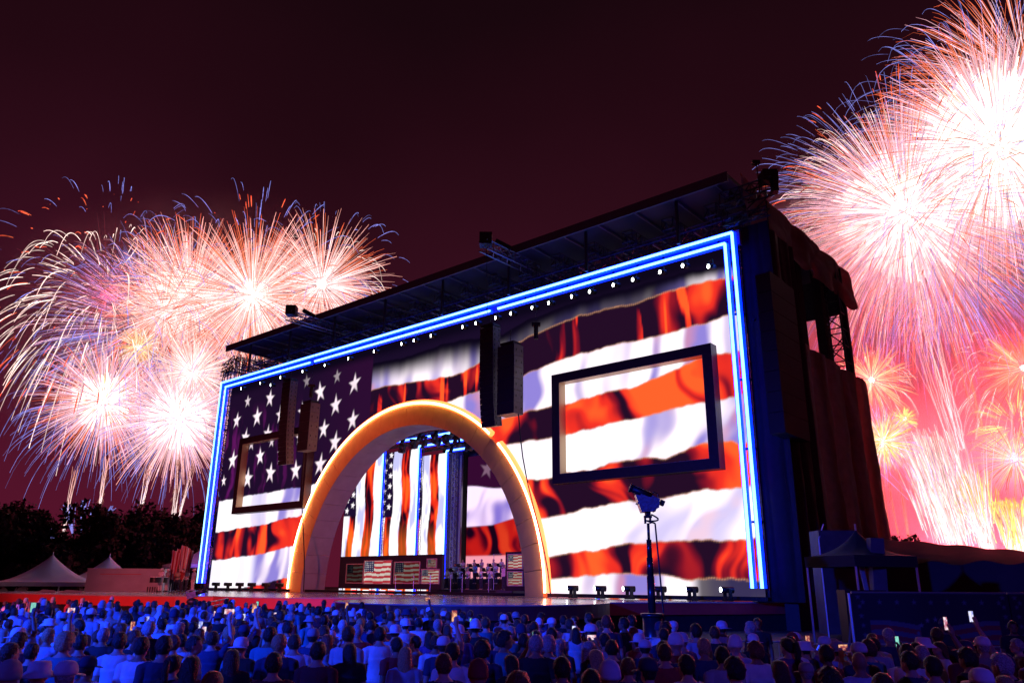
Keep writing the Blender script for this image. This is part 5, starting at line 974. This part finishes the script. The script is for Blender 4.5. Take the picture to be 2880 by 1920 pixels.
# ---- tents, trailer
def peak_tent(c, w, ze, zp, label, m_=M_TENT, valance=.35, rz=0):
    t = thing('peak_tent', label, 'tent', (c[0], c[1], 0), rz); m = MB(); n = 12; vs = []; fs = []; N_ = 40
    for i in range(n+1):
        f = i/n; s = (1-f); prof = ze+(zp-ze)*(f**1.9*.75+f*.25)
        for j in range(N_):
            q = 2*math.pi*j/N_+math.pi/4; cx, cy_ = math.cos(q), math.sin(q); k = 1/max(abs(cx), abs(cy_)); k = k*(1-f)+f*1.0; sag = .06*w*(math.sin(2*(q))**2)*f*(1-f)*-1
            vs.append((cx*k*s*w/2+(0), cy_*k*s*w/2, prof+sag+.02*(i == n)))
    for i in range(n):
        for j in range(N_): fs.append((i*N_+j, i*N_+(j+1) % N_, (i+1)*N_+(j+1) % N_, (i+1)*N_+j))
    m.add(vs, fs); m.sm = True; link('canopy', m.mesh(m_), t)
    a = w/2
    for sx, sy, dx, dy in ((0, -1, w, .03), (0, 1, w, .03), (-1, 0, .03, w), (1, 0, .03, w)): m = MB(); m.box((sx*a, sy*a, ze-valance/2), (dx, dy, valance)); m.build('valance', m_, None).parent = t
    for sx in (-1, 1):
        for sy in (-1, 1): m = MB(); m.bar((sx*a*.97, sy*a*.97, .005), (sx*a*.97, sy*a*.97, ze), .05, 6); m.build('leg', M_METAL, None).parent = t
    m = MB(); m.bar((0, 0, zp-.1), (0, 0, zp+.25), .04, 6); m.build('finial', M_METAL, None).parent = t
p = at(135, 1640, 74); peak_tent(p, 8.2, 2.15, 4.55, 'white peaked tent at the far left, front one of two', rz=.5)
p = at(297, 1640, 80); peak_tent(p, 8.2, 2.2, 4.6, 'white peaked tent behind the trailer, right one of two', rz=.5)
p = at(575, 1640, 86); peak_tent(p, 8.0, 4.0, 6.2, 'white canopy tent behind the left blue tubes', rz=.5)
p = at(364, 1640, 71); t = thing('trailer', 'long grey production trailer behind the left performers', 'trailer', (p[0], p[1], 0), .1)
m = MB(); m.box((0, 0, 2.0), (6.4, 2.4, 2.5)); m.build('body', M_TRAILER, None).parent = t; m = MB(); m.box((0, 0, 3.29), (6.5, 2.5, .07)); m.build('roof', mat('trailer_roof', (.35, .33, .36), .5), None).parent = t; m = MB(); m.box((-.4, -1.22, 2.85), (3.4, .04, .06)); m.build('side_stripe', mat('stripe_red', (.4, .06, .08), .5), None).parent = t
for k in range(5): m = MB(); m.box((2.0+k*.2, -1.22, 1.6), (.1, .04, .45)); m.build('vent_slat', M_BLACK, None).parent = t
for x in (-2.2, 2.2): m = MB(); m.bar((x, -1.0, .4), (x, -1.25, .4), .39, 16); m.build('wheel', M_RUBBER, None).parent = t
# right: black canopy, long marquee, white cases
p = at(2425, 1640, 34); CT = p.copy(); peak_tent(p, 3.1, 3.5, 4.6, 'black pop-up canopy beside the stage at right', mat('black_canopy', (.012, .011, .013), .8), .45, .3)
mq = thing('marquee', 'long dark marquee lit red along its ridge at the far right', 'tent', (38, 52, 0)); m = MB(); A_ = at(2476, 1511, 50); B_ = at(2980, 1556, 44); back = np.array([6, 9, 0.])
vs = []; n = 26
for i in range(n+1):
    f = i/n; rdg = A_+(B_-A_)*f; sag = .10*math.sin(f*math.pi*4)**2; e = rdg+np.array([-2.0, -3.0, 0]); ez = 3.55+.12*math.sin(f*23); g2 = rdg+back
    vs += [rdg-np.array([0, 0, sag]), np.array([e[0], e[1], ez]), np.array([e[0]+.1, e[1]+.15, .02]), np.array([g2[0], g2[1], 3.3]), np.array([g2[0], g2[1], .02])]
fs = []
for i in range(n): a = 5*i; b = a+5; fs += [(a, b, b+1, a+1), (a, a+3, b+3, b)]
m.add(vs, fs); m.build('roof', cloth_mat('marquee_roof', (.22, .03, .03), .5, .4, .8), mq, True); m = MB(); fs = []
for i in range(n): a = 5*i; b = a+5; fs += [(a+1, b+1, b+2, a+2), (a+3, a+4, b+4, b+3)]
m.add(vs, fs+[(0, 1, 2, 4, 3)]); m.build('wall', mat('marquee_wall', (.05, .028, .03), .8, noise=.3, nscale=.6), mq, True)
p = at(2465, 1600, 33); t = thing('equipment_case', 'tall pale wrapped rack leaning beside the black canopy', 'case', (p[0], p[1], 0)); m = MB(); m.box((0, 0, 2.2), (.55, .4, 4.0), Matrix.Rotation(.05, 3, 'Y')); m.build('cover', mat('pale_wrap', (.07, .065, .08), .6, noise=.2, nscale=3, bump=.5), None).parent = t; m = MB(); m.box((-.45, .1, 2.0), (.16, .1, 2.2), Matrix.Rotation(-.12, 3, 'Y')); m.build('pale_strut', mat('pale_strut', (.2, .19, .22), .6), None).parent = t
p = at(2350, 1600, 38); t = thing('equipment_case', 'grey tarpaulin-covered stack under the stage drape at right', 'case', (p[0], p[1], 0)); m = MB(); m.box((0, 0, 2.5), (1.7, 1.2, 4.6)); m.build('cover', mat('grey_tarp', (.06, .055, .06), .6, noise=.3, nscale=2, bump=.6), None).parent = t; m = MB(); m.path([(-.9, -.65, .02), (-.88, -.62, 4.4), (-.5, -.4, 5.1)], .03); m.build('strap', M_WHITE, None).parent = t
p = at(2420, 1652, 32); t = thing('road_case', 'low black road case with a pale label under the black canopy', 'case', (p[0], p[1], DECK*.0)); m = MB(); m.box((0, 0, 1.1), (1.6, .8, 2.1)); m.build('box', M_BLACK, None).parent = t; m = MB(); m.box((0, -.41, 2.0), (.7, .015, .16)); m.build('label_strip', M_WHITE, None).parent = t

# ================================================================== TREES
def tree(p, h, cw, label, seed, nl=2600, leaf=.55):
    r = np.random.default_rng(seed); t = thing('tree', label, 'tree', (p[0], p[1], 0)); m = MB(); m.bar((0, 0, 0), (.2, 0, h*.3), .42, 8, .3); m.bar((.2, 0, h*.3), (0, .2, h*.62), .3, 8, .14)
    for k in range(7): q = r.uniform(0, 6.28); z = h*r.uniform(.28, .55); m.bar((.1, .1, z), (cw*.38*math.cos(q), cw*.38*math.sin(q), z+h*r.uniform(.12, .3)), .14, 6, .04)
    m.build('trunk', M_BARK, None).parent = t
    nb = 26; cen = np.stack([r.normal(0, cw*.22, nb), r.normal(0, cw*.22, nb), h*(.56+.17*r.standard_normal(nb))], 1); cen[:, 2] = np.clip(cen[:, 2], h*.22, h*.86); rad = cw*r.uniform(.10, .21, nb)
    k = r.integers(0, nb, nl); d = r.standard_normal((nl, 3)); d /= np.linalg.norm(d, axis=1)[:, None]; c = cen[k]+d*(rad[k]*r.uniform(.55, 1.12, nl))[:, None]
    a = r.standard_normal((nl, 3)); a /= np.linalg.norm(a, axis=1)[:, None]; b = np.cross(a, d); b /= np.linalg.norm(b, axis=1)[:, None]+1e-6; s = leaf*r.uniform(.5, 1.2, nl)[:, None]
    V = np.stack([c-a*s, c-b*s*.55, c+a*s, c+b*s*.55], 1).reshape(-1, 3); Q = np.arange(nl*4).reshape(-1, 4); link('crown', np_mesh('crown', V, Q, M_LEAF), t)
TR = [(25, 1382, 112, 12, 'tall dark tree at the far left edge'), (75, 1425, 105, 9, 'dark tree second from the left edge'), (-30, 1400, 100, 12, 'dark tree cut by the left edge'), (118, 1480, 120, 9, 'small dark tree left of the blue fan fireworks'), (225, 1505, 108, 9, 'low dark tree behind the left tent'), (290, 1470, 112, 10, 'dark tree behind the gap between the tents'), (345, 1418, 108, 13, 'tallest round-topped dark tree above the trailer'), (405, 1420, 104, 12, 'broad dark tree right of the tallest one'), (460, 1445, 110, 11, 'dark tree behind the performers'), (520, 1440, 118, 12, 'dark tree between the performers and the blue tubes'), (580, 1430, 122, 12, 'dark tree behind the left blue tubes'), (165, 1545, 96, 7, 'low bushy dark tree behind the front tent')]
for i, (px, py, Y, cw, lab) in enumerate(TR):
    q = at(px, py, Y); tree(q, q[2]/.98, cw, lab, 100+i, 5200, .40)
for i, (px, py, Y, cw, lab) in enumerate(((2520, 1497, 120, 6, 'small tree silhouette against the pink smoke, left of two'), (2575, 1505, 125, 4, 'smaller tree silhouette against the pink smoke, right of two'), (2480, 1500, 118, 4, 'shrubby tree at the corner of the right drape'))):
    q = at(px, py, Y); tree(q, q[2]/.98, cw, lab, 200+i, 700, .4)

# ================================================================== FIREWORKS
def trails(c, dirs, R, s0, s1, droop, width, c0, c1, m=7, dash=0, taper=.35, rng=None):
    "burning spark trails along ballistic arcs; every trail a thin three-sided tube"
    n = len(dirs); S = s0[:, None]+(s1-s0)[:, None]*np.linspace(0, 1, m)[None, :]
    rm = max(1.02, float(s1.max())*1.03); K = 3.0; tt = -np.log(1-np.clip(S/rm, 0, .999)*(1-math.exp(-K)))/K      # drag slows the spark, gravity bends it over
    P = c+dirs[:, None, :]*(R*S)[..., None]; P[..., 2] -= droop[:, None]*R*1.5*tt**2.2*rm
    T = np.gradient(P, axis=1); T /= np.linalg.norm(T, axis=2)[..., None]+1e-9
    A = np.cross(T, np.array([.13, 1., .21])); A /= np.linalg.norm(A, axis=2)[..., None]+1e-9; B = np.cross(T, A)
    w = width[:, None]*(taper+(1-taper)*np.sin(np.linspace(.25, math.pi-.25, m)))[None, :]
    V = np.stack([P+(A*math.cos(q)+B*math.sin(q))*w[..., None] for q in (0, 2.094, 4.189)], 2)      # n,m,3,3
    f = np.linspace(0, 1, m)[None, :, None, None]; C = c0[:, None, None, :]*(1-f)+c1[:, None, None, :]*f; C = np.broadcast_to(C, V.shape)*(rng.uniform(.45, 1.25, (n, m, 1, 1)) if rng is not None else 1.0)
    idx = np.arange(n*m*3).reshape(n, m, 3); Q = []
    for j in range(3): Q.append(np.stack([idx[:, :-1, j], idx[:, 1:, j], idx[:, 1:, (j+1) % 3], idx[:, :-1, (j+1) % 3]], -1).reshape(-1, 4))
    return V.reshape(-1, 3), np.concatenate(Q), C.reshape(-1, 3)
def sphere_dirs(n, r, up=None, spread=None):
    if up is None: d = r.standard_normal((n, 3)); return d/np.linalg.norm(d, axis=1)[:, None]
    d = np.array(up)+r.standard_normal((n, 3))*spread; return d/np.linalg.norm(d, axis=1)[:, None]
PAL = {'orange': ((1.5, .42, .20), (1.3, .17, .07)), 'white': ((1.7, 1.35, 1.2), (1.5, 1.0, .9)), 'warm': ((2.2, 1.7, 1.7), (1.7, .62, .52)), 'blue': ((.40, .36, 1.15), (.30, .34, 1.05)), 'red': ((1.5, .24, .10), (1.2, .10, .05)), 'pink': ((2.0, 1.5, 1.75), (1.5, .62, .75)), 'gold': ((1.9, 1.15, .6), (1.5, .6, .22)), 'yellow': ((1.9, 1.5, .4), (1.5, 1.0, .2)), 'dim': ((.30, .06, .06), (.16, .03, .05)), 'violet': ((1.0, .75, 1.6), (.6, .45, 1.3))}
def layer(n, pal, s0, s1, droop, width, up=None, spread=None, m=7, base=0): return dict(n=n, pal=pal, s0=s0, s1=s1, droop=droop, width=width, up=up, spread=spread, m=m, base=base)
NAMES = {'orange': 'orange_trails', 'white': 'white_trails', 'warm': 'warm_white_trails', 'blue': 'blue_trails', 'red': 'red_trails', 'pink': 'pink_trails', 'gold': 'gold_trails', 'yellow': 'yellow_trails', 'dim': 'faint_ember_trails', 'violet': 'violet_trails'}
def burst(px, py, Y, Rpx, layers, label, seed, light=None, core=0, name='firework_burst'):
    r = np.random.default_rng(seed); c = at(px, py, Y); pxm = Y/direction(px, py)[1]/FOC; R = Rpx*pxm*np.linalg.norm(direction(px, py))*.98
    t = thing(name, label, 'firework', c)
    for L in layers:
        big = L['pal'] in ('pink', 'warm', 'white', 'orange') and L['up'] is None and L['n'] > 100; n = int(L['n']*(3.0 if big else 1.5)); d = sphere_dirs(n, r, L['up'], L['spread']); s0 = r.uniform(*L['s0'], n); s1 = r.uniform(*L['s1'], n); dr = r.uniform(*L['droop'], n); w = L['width']*pxm*2.8*r.uniform(.45, 1.1, n)/2*(.70 if big else .9)
        a, b = PAL[L['pal']]; v = r.uniform(.45, 1.3, (n, 1)); c0 = np.array(a)*v; c1 = np.array(b)*v
        V, Q, C = trails(np.zeros(3), d, R, s0, s1, dr, w, c0, c1, L['m'], rng=r); V = V+np.repeat(np.stack([r.normal(0, 1, n), r.normal(0, 1, n), np.zeros(n)], 1)*L['base']*pxm, 3*L['m'], 0); tag(link(NAMES[L['pal']], np_mesh('trails', V, Q, M_SPARK, C), t), kind='stuff')
    if core:
        m = MB(); 
        n = int(160+core*20); d = sphere_dirs(n, r); s_ = r.uniform(0, 1, n)**.6*.85; V, Q, C = trails(np.zeros(3), d, core*pxm, s_, s_+r.uniform(.12, .42, n), np.full(n, .04), np.full(n, (1.6+core*.012)*pxm), np.tile((2.2, 2.0, 1.9), (n, 1)), np.tile((2.0, 1.7, 1.5), (n, 1)), 3); tag(link('bright_core', np_mesh('core', V, Q, M_SPARK, C), t), kind='stuff')
    if light:
        ld = bpy.data.lights.new('burst_light', 'POINT'); ld.energy = light[1]*PW; ld.color = light[0]; ld.shadow_soft_size = 2.5; lo = bpy.data.objects.new('burst_light', ld); COL.objects.link(lo); lo.parent = t
    return t
Ly = layer; PW = .28
PINK = (1, .085, .155); RED = (1, .055, .10)
# left group (far behind the trees)
burst(300, 835, 185, 275, [Ly(90, 'blue', (1.0, 1.12), (1.22, 1.33), (.16, .26), .75, m=10), Ly(80, 'red', (.90, 1.05), (1.0, 1.12), (.12, .2), 1.4), Ly(98, 'white', (.62, .78), (.88, 1.0), (.42, .66), 1.25, m=10), Ly(70, 'white', (.40, .52), (.60, .68), (.6, .9), 1.4, m=10), Ly(60, 'dim', (.05, .1), (.7, .9), (.08, .15), .7)], 'palm-like firework with drooping white arcs and red tips at upper left', 1, (RED, 1.5e5))
burst(535, 843, 195, 235, [Ly(280, 'warm', (.03, .15), (.55, 1.05), (.02, .10), 1.15), Ly(110, 'orange', (.1, .3), (.7, 1.08), (.02, .08), 1.0), Ly(90, 'white', (.4, .6), (.7, .9), (.45, .7), .8, m=10), Ly(50, 'blue', (.9, 1.1), (1.25, 1.36), (.22, .36), .7, m=10)], 'dense orange-white firework, second from the left in the upper left group', 2, (PINK, 1.6e6), 88)
burst(461, 878, 190, 175, [Ly(130, 'warm', (.03, .12), (.5, 1.05), (.02, .08), 1.0), Ly(70, 'orange', (.1, .2), (.7, 1.1), (.02, .06), .9)], 'smaller orange firework low between the palm and the dense one', 3, None, 10)
burst(710, 831, 190, 255, [Ly(250, 'warm', (.03, .15), (.55, 1.05), (.02, .10), 1.15), Ly(130, 'orange', (.05, .3), (.7, 1.05), (.02, .08), 1.0), Ly(70, 'white', (.55, .7), (.75, .95), (.5, .8), .8, m=10), Ly(75, 'blue', (1.0, 1.2), (1.34, 1.46), (.12, .24), .75, m=10), Ly(30, 'red', (.95, 1.1), (1.05, 1.2), (.06, .1), 1.3)], 'orange-white firework with blue and red tips above the left roof end', 4, (PINK, 1.6e6), 46)
burst(905, 800, 195, 225, [Ly(170, 'warm', (.05, .2), (.5, 1.05), (.02, .10), 1.0), Ly(90, 'white', (.55, .75), (.8, 1.0), (.5, .8), .8, m=10), Ly(60, 'blue', (.9, 1.1), (1.2, 1.31), (.22, .36), .7, m=10), Ly(50, 'orange', (.2, .4), (.7, 1.0), (.02, .08), .9)], 'firework half hidden behind the roof edge left of centre', 5, (RED, 8e5), 14)
burst(294, 1127, 185, 185, [Ly(320, 'pink', (.02, .12), (.5, .95), (.04, .14), 1.1), Ly(190, 'blue', (.6, .85), (.95, 1.22), (.22, .4), .5, m=10), Ly(110, 'orange', (.2, .4), (.6, 1.0), (.03, .12), 1.0), Ly(60, 'yellow', (.05, .1), (.3, .5), (0, .05), 1.2)], 'pink and yellow ball firework at left, above two comet tails', 6, (PINK, 1.6e6), 74)
burst(502, 1175, 180, 190, [Ly(330, 'pink', (.02, .12), (.5, .95), (.04, .12), 1.1), Ly(160, 'blue', (.6, .85), (.9, 1.15), (.22, .4), .5, m=10), Ly(120, 'warm', (.1, .3), (.6, 1.05), (.03, .12), 1.0)], 'white-pink ball firework beside the left edge of the stage', 7, (PINK, 1.8e6), 80)
burst(543, 1047, 178, 125, [Ly(190, 'warm', (.03, .12), (.6, 1.05), (.02, .08), 1.0), Ly(80, 'white', (.1, .3), (.6, 1.0), (.02, .1), .9)], 'small starry white firework between the upper and lower left bursts', 8, None, 9)
burst(390, 976, 182, 62, [Ly(120, 'gold', (.05, .2), (.5, 1.05), (.02, .1), .8), Ly(80, 'white', (.4, .6), (.8, 1.1), (.05, .2), .7)], 'tiny golden firework in the middle of the left group', 9, None, 8)
burst(440, 930, 200, 300, [Ly(240, 'blue', (.3, .6), (.7, 1.15), (.1, .3), .6), Ly(120, 'violet', (.3, .7), (.7, 1.05), (.1, .3), .6), Ly(130, 'pink', (.3, .7), (.7, 1.1), (.1, .3), .6)], 'thin violet spark net tying the left bursts together', 10)
# right group
burst(2547, 600, 165, 330, [Ly(720, 'pink', (.05, .2), (.55, 1.0), (.04, .18), 1.0, m=10), Ly(420, 'blue', (.75, 1.05), (1.05, 1.30), (.10, .24), .55, m=10), Ly(170, 'orange', (.35, .6), (.7, 1.05), (.03, .14), 1.1), Ly(90, 'red', (1.0, 1.15), (1.1, 1.27), (.08, .16), 1.2), Ly(150, 'white', (.55, .8), (.9, 1.08), (.16, .30), .9, m=10), Ly(300, 'warm', (.02, .1), (.35, .7), (.02, .1), 1.3)], 'enormous pink-white firework right of the stage roof', 11, (PINK, 6.5e6), 165)
burst(2812, 415, 150, 340, [Ly(650, 'pink', (.05, .25), (.6, 1.0), (.04, .18), 1.05, m=10), Ly(420, 'white', (.02, .1), (.4, .75), (.02, .1), 1.8), Ly(240, 'blue', (.8, 1.0), (1.1, 1.3), (.2, .42), .6, m=10), Ly(150, 'orange', (.4, .6), (.8, 1.08), (.05, .2), 1.1)], 'blinding white firework at the right edge', 12, ((1, .22, .26), 5e6), 205)
burst(2895, 250, 175, 330, [Ly(200, 'orange', (.2, .5), (.75, 1.05), (.10, .3), .9), Ly(110, 'pink', (.2, .5), (.6, 1.0), (.05, .2), 1.0), Ly(140, 'blue', (.7, 1.0), (1.1, 1.3), (.2, .4), .6, m=10)], 'orange-streaked firework cut by the top right corner', 13, (RED, 1e6), 12)
burst(2640, 720, 160, 250, [Ly(130, 'blue', (.35, .7), (.75, 1.05), (.3, .6), .5, (0, 0, -.75), .55), Ly(60, 'orange', (.5, .8), (.75, .95), (.1, .25), 1.2, (0, 0, -.8), .5), Ly(60, 'violet', (.35, .7), (.75, 1.1), (.3, .6), .5, (0, 0, -.7), .6)], 'blue and orange sparks raining below the big right firework', 14)
burst(2451, 1068, 150, 112, [Ly(110, 'gold', (.05, .2), (.6, 1.05), (.02, .08), 1.1), Ly(70, 'orange', (.1, .3), (.6, 1.0), (.02, .1), .9), Ly(50, 'white', (.6, .75), (.8, 1.0), (.5, .8), .8, m=10)], 'small golden firework beside the right rear of the stage', 15, (RED, 7e5), 8)
burst(2880, 1035, 150, 118, [Ly(120, 'orange', (.1, .25), (.6, 1.0), (.02, .1), 1.2), Ly(80, 'gold', (.1, .3), (.6, 1.0), (.02, .1), 1.0), Ly(90, 'white', (1.0, 1.3), (1.3, 1.6), (.45, .7), .8, m=10)], 'golden firework with white arcs at the right edge', 16, (RED, 6e5), 9)
burst(2484, 1242, 145, 92, [Ly(260, 'yellow', (.03, .1), (.4, .9), (.04, .14), 1.0), Ly(120, 'violet', (.5, .7), (.85, 1.25), (.06, .2), .6), Ly(140, 'warm', (.1, .2), (.5, 1.0), (.04, .14), .9)], 'yellow-white ball firework touching the right drape', 17, ((1, .16, .2), 1.2e6), 24)
burst(2545, 1177, 148, 36, [Ly(110, 'yellow', (.15, .3), (.7, 1.05), (.02, .06), .9)], 'little yellow puff firework right of the drape', 18, None, 5)
burst(2855, 1291, 145, 110, [Ly(60, 'gold', (.1, .2), (.7, 1.05), (.05, .3), 1.0), Ly(40, 'orange', (.1, .2), (.7, 1.0), (.05, .3), .9)], 'orange palm firework low at the right edge', 19, (RED, 8e5), 5)
burst(2862, 1200, 147, 115, [Ly(90, 'yellow', (.3, .5), (.8, 1.05), (.1, .35), .8), Ly(50, 'orange', (.3, .5), (.8, 1.05), (.1, .35), .8)], 'yellow-green spark dome at the right edge', 20)
# ground fans and comets
UPF = lambda a: (math.sin(a), 0, math.cos(a))
def fan(px, py, Y, Rpx, layers, label, seed, light=None): return burst(px, py, Y, Rpx, layers, label, seed, light, 0, 'firework_fan')
fan(2700, 1548, 140, 325, [Ly(260, 'white', (0, .35), (.35, 1.0), (.02, .12), 1.5, UPF(-.14), .055, 7, 25), Ly(110, 'pink', (0, .3), (.4, .95), (.02, .12), 1.0, UPF(-.14), .085, 7, 28), Ly(30, 'violet', (.3, .6), (.6, 1.0), (.05, .2), .6, UPF(-.25), .16)], 'tall white spray fan rising behind the marquee, left one of three', 31, (PINK, 5e5))
fan(2782, 1552, 138, 215, [Ly(190, 'white', (0, .3), (.35, 1.0), (.02, .1), 1.5, UPF(-.10), .06, 7, 10), Ly(90, 'yellow', (.3, .5), (.6, 1.0), (.02, .1), 1.2, UPF(-.10), .12, 7, 14), Ly(80, 'pink', (.0, .1), (.6, 1.35), (.02, .1), .8, UPF(-.2), .15)], 'white and yellow spray fan rising behind the marquee, middle one of three', 32, (PINK, 3e5))
fan(2864, 1556, 138, 140, [Ly(170, 'yellow', (0, .3), (.45, 1.0), (.02, .1), 1.5, UPF(.0), .13, 7, 13), Ly(170, 'warm', (0, .2), (.45, .9), (.02, .1), 1.5, UPF(.0), .13, 7, 13)], 'yellow spray fan rising behind the marquee at the right edge', 33, (PINK, 3e5))
for i, (px, py, R, a, n) in enumerate(((172, 1545, 95, -.75, 16), (205, 1508, 90, -.32, 12), (228, 1498, 92, -.10, 10), (252, 1498, 70, .06, 9), (284, 1480, 60, .42, 8))):
    fan(px, py, 150, R, [Ly(n, 'blue', (0, .1), (.75, 1.08), (.02, .25), 1.0, UPF(a), .10)], 'blue-violet spray of comets above the left trees, %s from the left' % ORD[i], 40+i)
def comet(x0, y0, x1, y1, Y, label, seed, w=1.2, n=5, pal='warm', fuzz=1.0):
    r = np.random.default_rng(seed); A = at(x0, y0, Y); B = at(x1, y1, Y); t = thing('firework_comet', label, 'firework', A); pm = Y/FOC; m = 16; f = np.linspace(0, 1, m)
    Vs, Qs, Cs, k = [], [], [], 0
    for j in range(n):
        off = r.normal(0, 2.2, 3)*pm*fuzz; e = r.normal(0, 6, 3)*pm*fuzz; wob = np.cumsum(r.normal(0, .7*pm*fuzz, (m, 3)), 0); P = (A+off)[None]*(1-f[:, None])+(B+off+e)[None]*f[:, None]+wob-A
        T = np.gradient(P, axis=0); T /= np.linalg.norm(T, axis=1)[:, None]; X = np.cross(T, (0, 1, .1)); X /= np.linalg.norm(X, axis=1)[:, None]; Z = np.cross(T, X); ww = w*pm*r.uniform(.5, 1.2)*(.5+.5*(1-f))[:, None]
        V = np.stack([P+(X*math.cos(q)+Z*math.sin(q))*ww for q in (0, 2.094, 4.189)], 1); ix = np.arange(m*3).reshape(m, 3)+k
        for q in range(3): Qs.append(np.stack([ix[:-1, q], ix[1:, q], ix[1:, (q+1) % 3], ix[:-1, (q+1) % 3]], -1))
        c = np.array(PAL[pal][0])*(1-f[:, None])+np.array(PAL[pal][1])*f[:, None]*.8; Vs.append(V.reshape(-1, 3)); Cs.append(np.repeat(c*r.uniform(.5, 1.0), 3, 0)); k += m*3
    # falling ember fringe
    n2 = 90; s = r.uniform(0, 1, n2); P0 = A[None]*(1-s[:, None])+B[None]*s[:, None]-A+r.normal(0, 3*pm*fuzz, (n2, 3)); d = np.stack([r.normal(-.2, .25, n2), np.zeros(n2), -np.ones(n2)], 1)
    V2, Q2, C2 = trails(np.zeros(3), d, 10*pm, np.zeros(n2), r.uniform(.6, 1.6, n2), np.zeros(n2), np.full(n2, .35*pm), np.tile((.55, .24, .16), (n2, 1)), np.tile((.25, .06, .05), (n2, 1)), 3); V2 = V2+np.repeat(P0, 9, 0)
    link('burning_tail', np_mesh('tail', np.concatenate(Vs), np.concatenate([q.reshape(-1, 4) for q in Qs]), M_SPARK, np.concatenate(Cs)), t)['kind'] = 'stuff'; tag(link('ember_fringe', np_mesh('embers', V2, Q2, M_SPARK, C2), t), kind='stuff')
for i, a in enumerate(((171, 1530, 212, 1320, 1.3), (272, 1478, 308, 1290, 1.5), (400, 1415, 420, 1300, 1.2), (487, 1450, 505, 1290, 1.5), (503, 1450, 540, 1300, .8))): comet(*a[:4], 160, 'golden comet tail rising from the left trees, %s from the left' % ORD[i], 60+i, a[4])
for i, a in enumerate(((2705, 1262, 2590, 850, 1.5, 9, 'warm', 2.6), (2690, 1300, 2570, 920, 1.1, 7, 'warm', 2.4), (2760, 1200, 2655, 860, 1.1, 7, 'orange', 2.2), (2500, 1500, 2478, 1330, 1.1, 3, 'orange', 1.0), (2525, 1500, 2494, 1340, 1.1, 3, 'orange', 1.0), (2556, 1510, 2528, 1330, 1.1, 3, 'orange', 1.0))):
    comet(*a[:4], 150, ('broad smoky comet tail climbing to the big right firework, ' if i < 3 else 'thin comet tail between the drape and the white fan, ')+ORD[i % 3]+' from the left', 70+i, a[4], a[5], a[6], a[7])

# ================================================================== SMOKE
def smoke(name, c, r, dens, label, seed, nscale):
    bm = bmesh.new(); bmesh.ops.create_icosphere(bm, subdivisions=3, radius=1); me = bpy.data.meshes.new(name); bm.to_mesh(me); bm.free(); o = link(name, me, None, c); o.scale = r
    m = bpy.data.materials.new(name); m.use_nodes = True; n = m.node_tree; n.nodes.clear(); out = n.nodes.new('ShaderNodeOutputMaterial'); pv = n.nodes.new('ShaderNodeVolumePrincipled'); pv.inputs['Color'].default_value = (.9, .85, .85, 1); pv.inputs['Anisotropy'].default_value = .1
    tcd = n.nodes.new('ShaderNodeTexCoord'); vm = n.nodes.new('ShaderNodeVectorMath'); vm.operation = 'LENGTH'; mr = n.nodes.new('ShaderNodeMapRange'); mr.inputs[1].default_value = .35; mr.inputs[2].default_value = 1.0; mr.inputs[3].default_value = 1; mr.inputs[4].default_value = 0; mr.interpolation_type = 'SMOOTHSTEP'
    nz_ = n.nodes.new('ShaderNodeTexNoise'); nz_.inputs['Scale'].default_value = nscale; nz_.inputs['Detail'].default_value = 3; m2 = n.nodes.new('ShaderNodeMapRange'); m2.inputs[1].default_value = .40; m2.inputs[2].default_value = .62; m2.inputs[3].default_value = .12*dens; m2.inputs[4].default_value = 1.6*dens
    mp = n.nodes.new('ShaderNodeMapping'); mp.inputs['Location'].default_value = (seed, seed*.7, 0); mu = n.nodes.new('ShaderNodeMath'); mu.operation = 'MULTIPLY'
    n.links.new(tcd.outputs['Object'], vm.inputs[0]); n.links.new(vm.outputs['Value'], mr.inputs[0]); n.links.new(tcd.outputs['Object'], mp.inputs[0]); n.links.new(mp.outputs[0], nz_.inputs['Vector']); n.links.new(nz_.outputs['Fac'], m2.inputs[0]); n.links.new(mr.outputs[0], mu.inputs[0]); n.links.new(m2.outputs[0], mu.inputs[1]); n.links.new(mu.outputs[0], pv.inputs['Density']); n.links.new(pv.outputs[0], out.inputs['Volume'])
    o.data.materials.append(m); tag(o, label, 'smoke', kind='stuff'); return o
smoke('smoke', at(2640, 1130, 165), (66, 48, 70), .016, 'pink-lit firework smoke behind the right side of the stage', 2.0, 2.2)
smoke('smoke', at(520, 950, 195), (62, 40, 46), .0055, 'red-lit firework smoke behind the left of the stage', 5.0, 2.0)
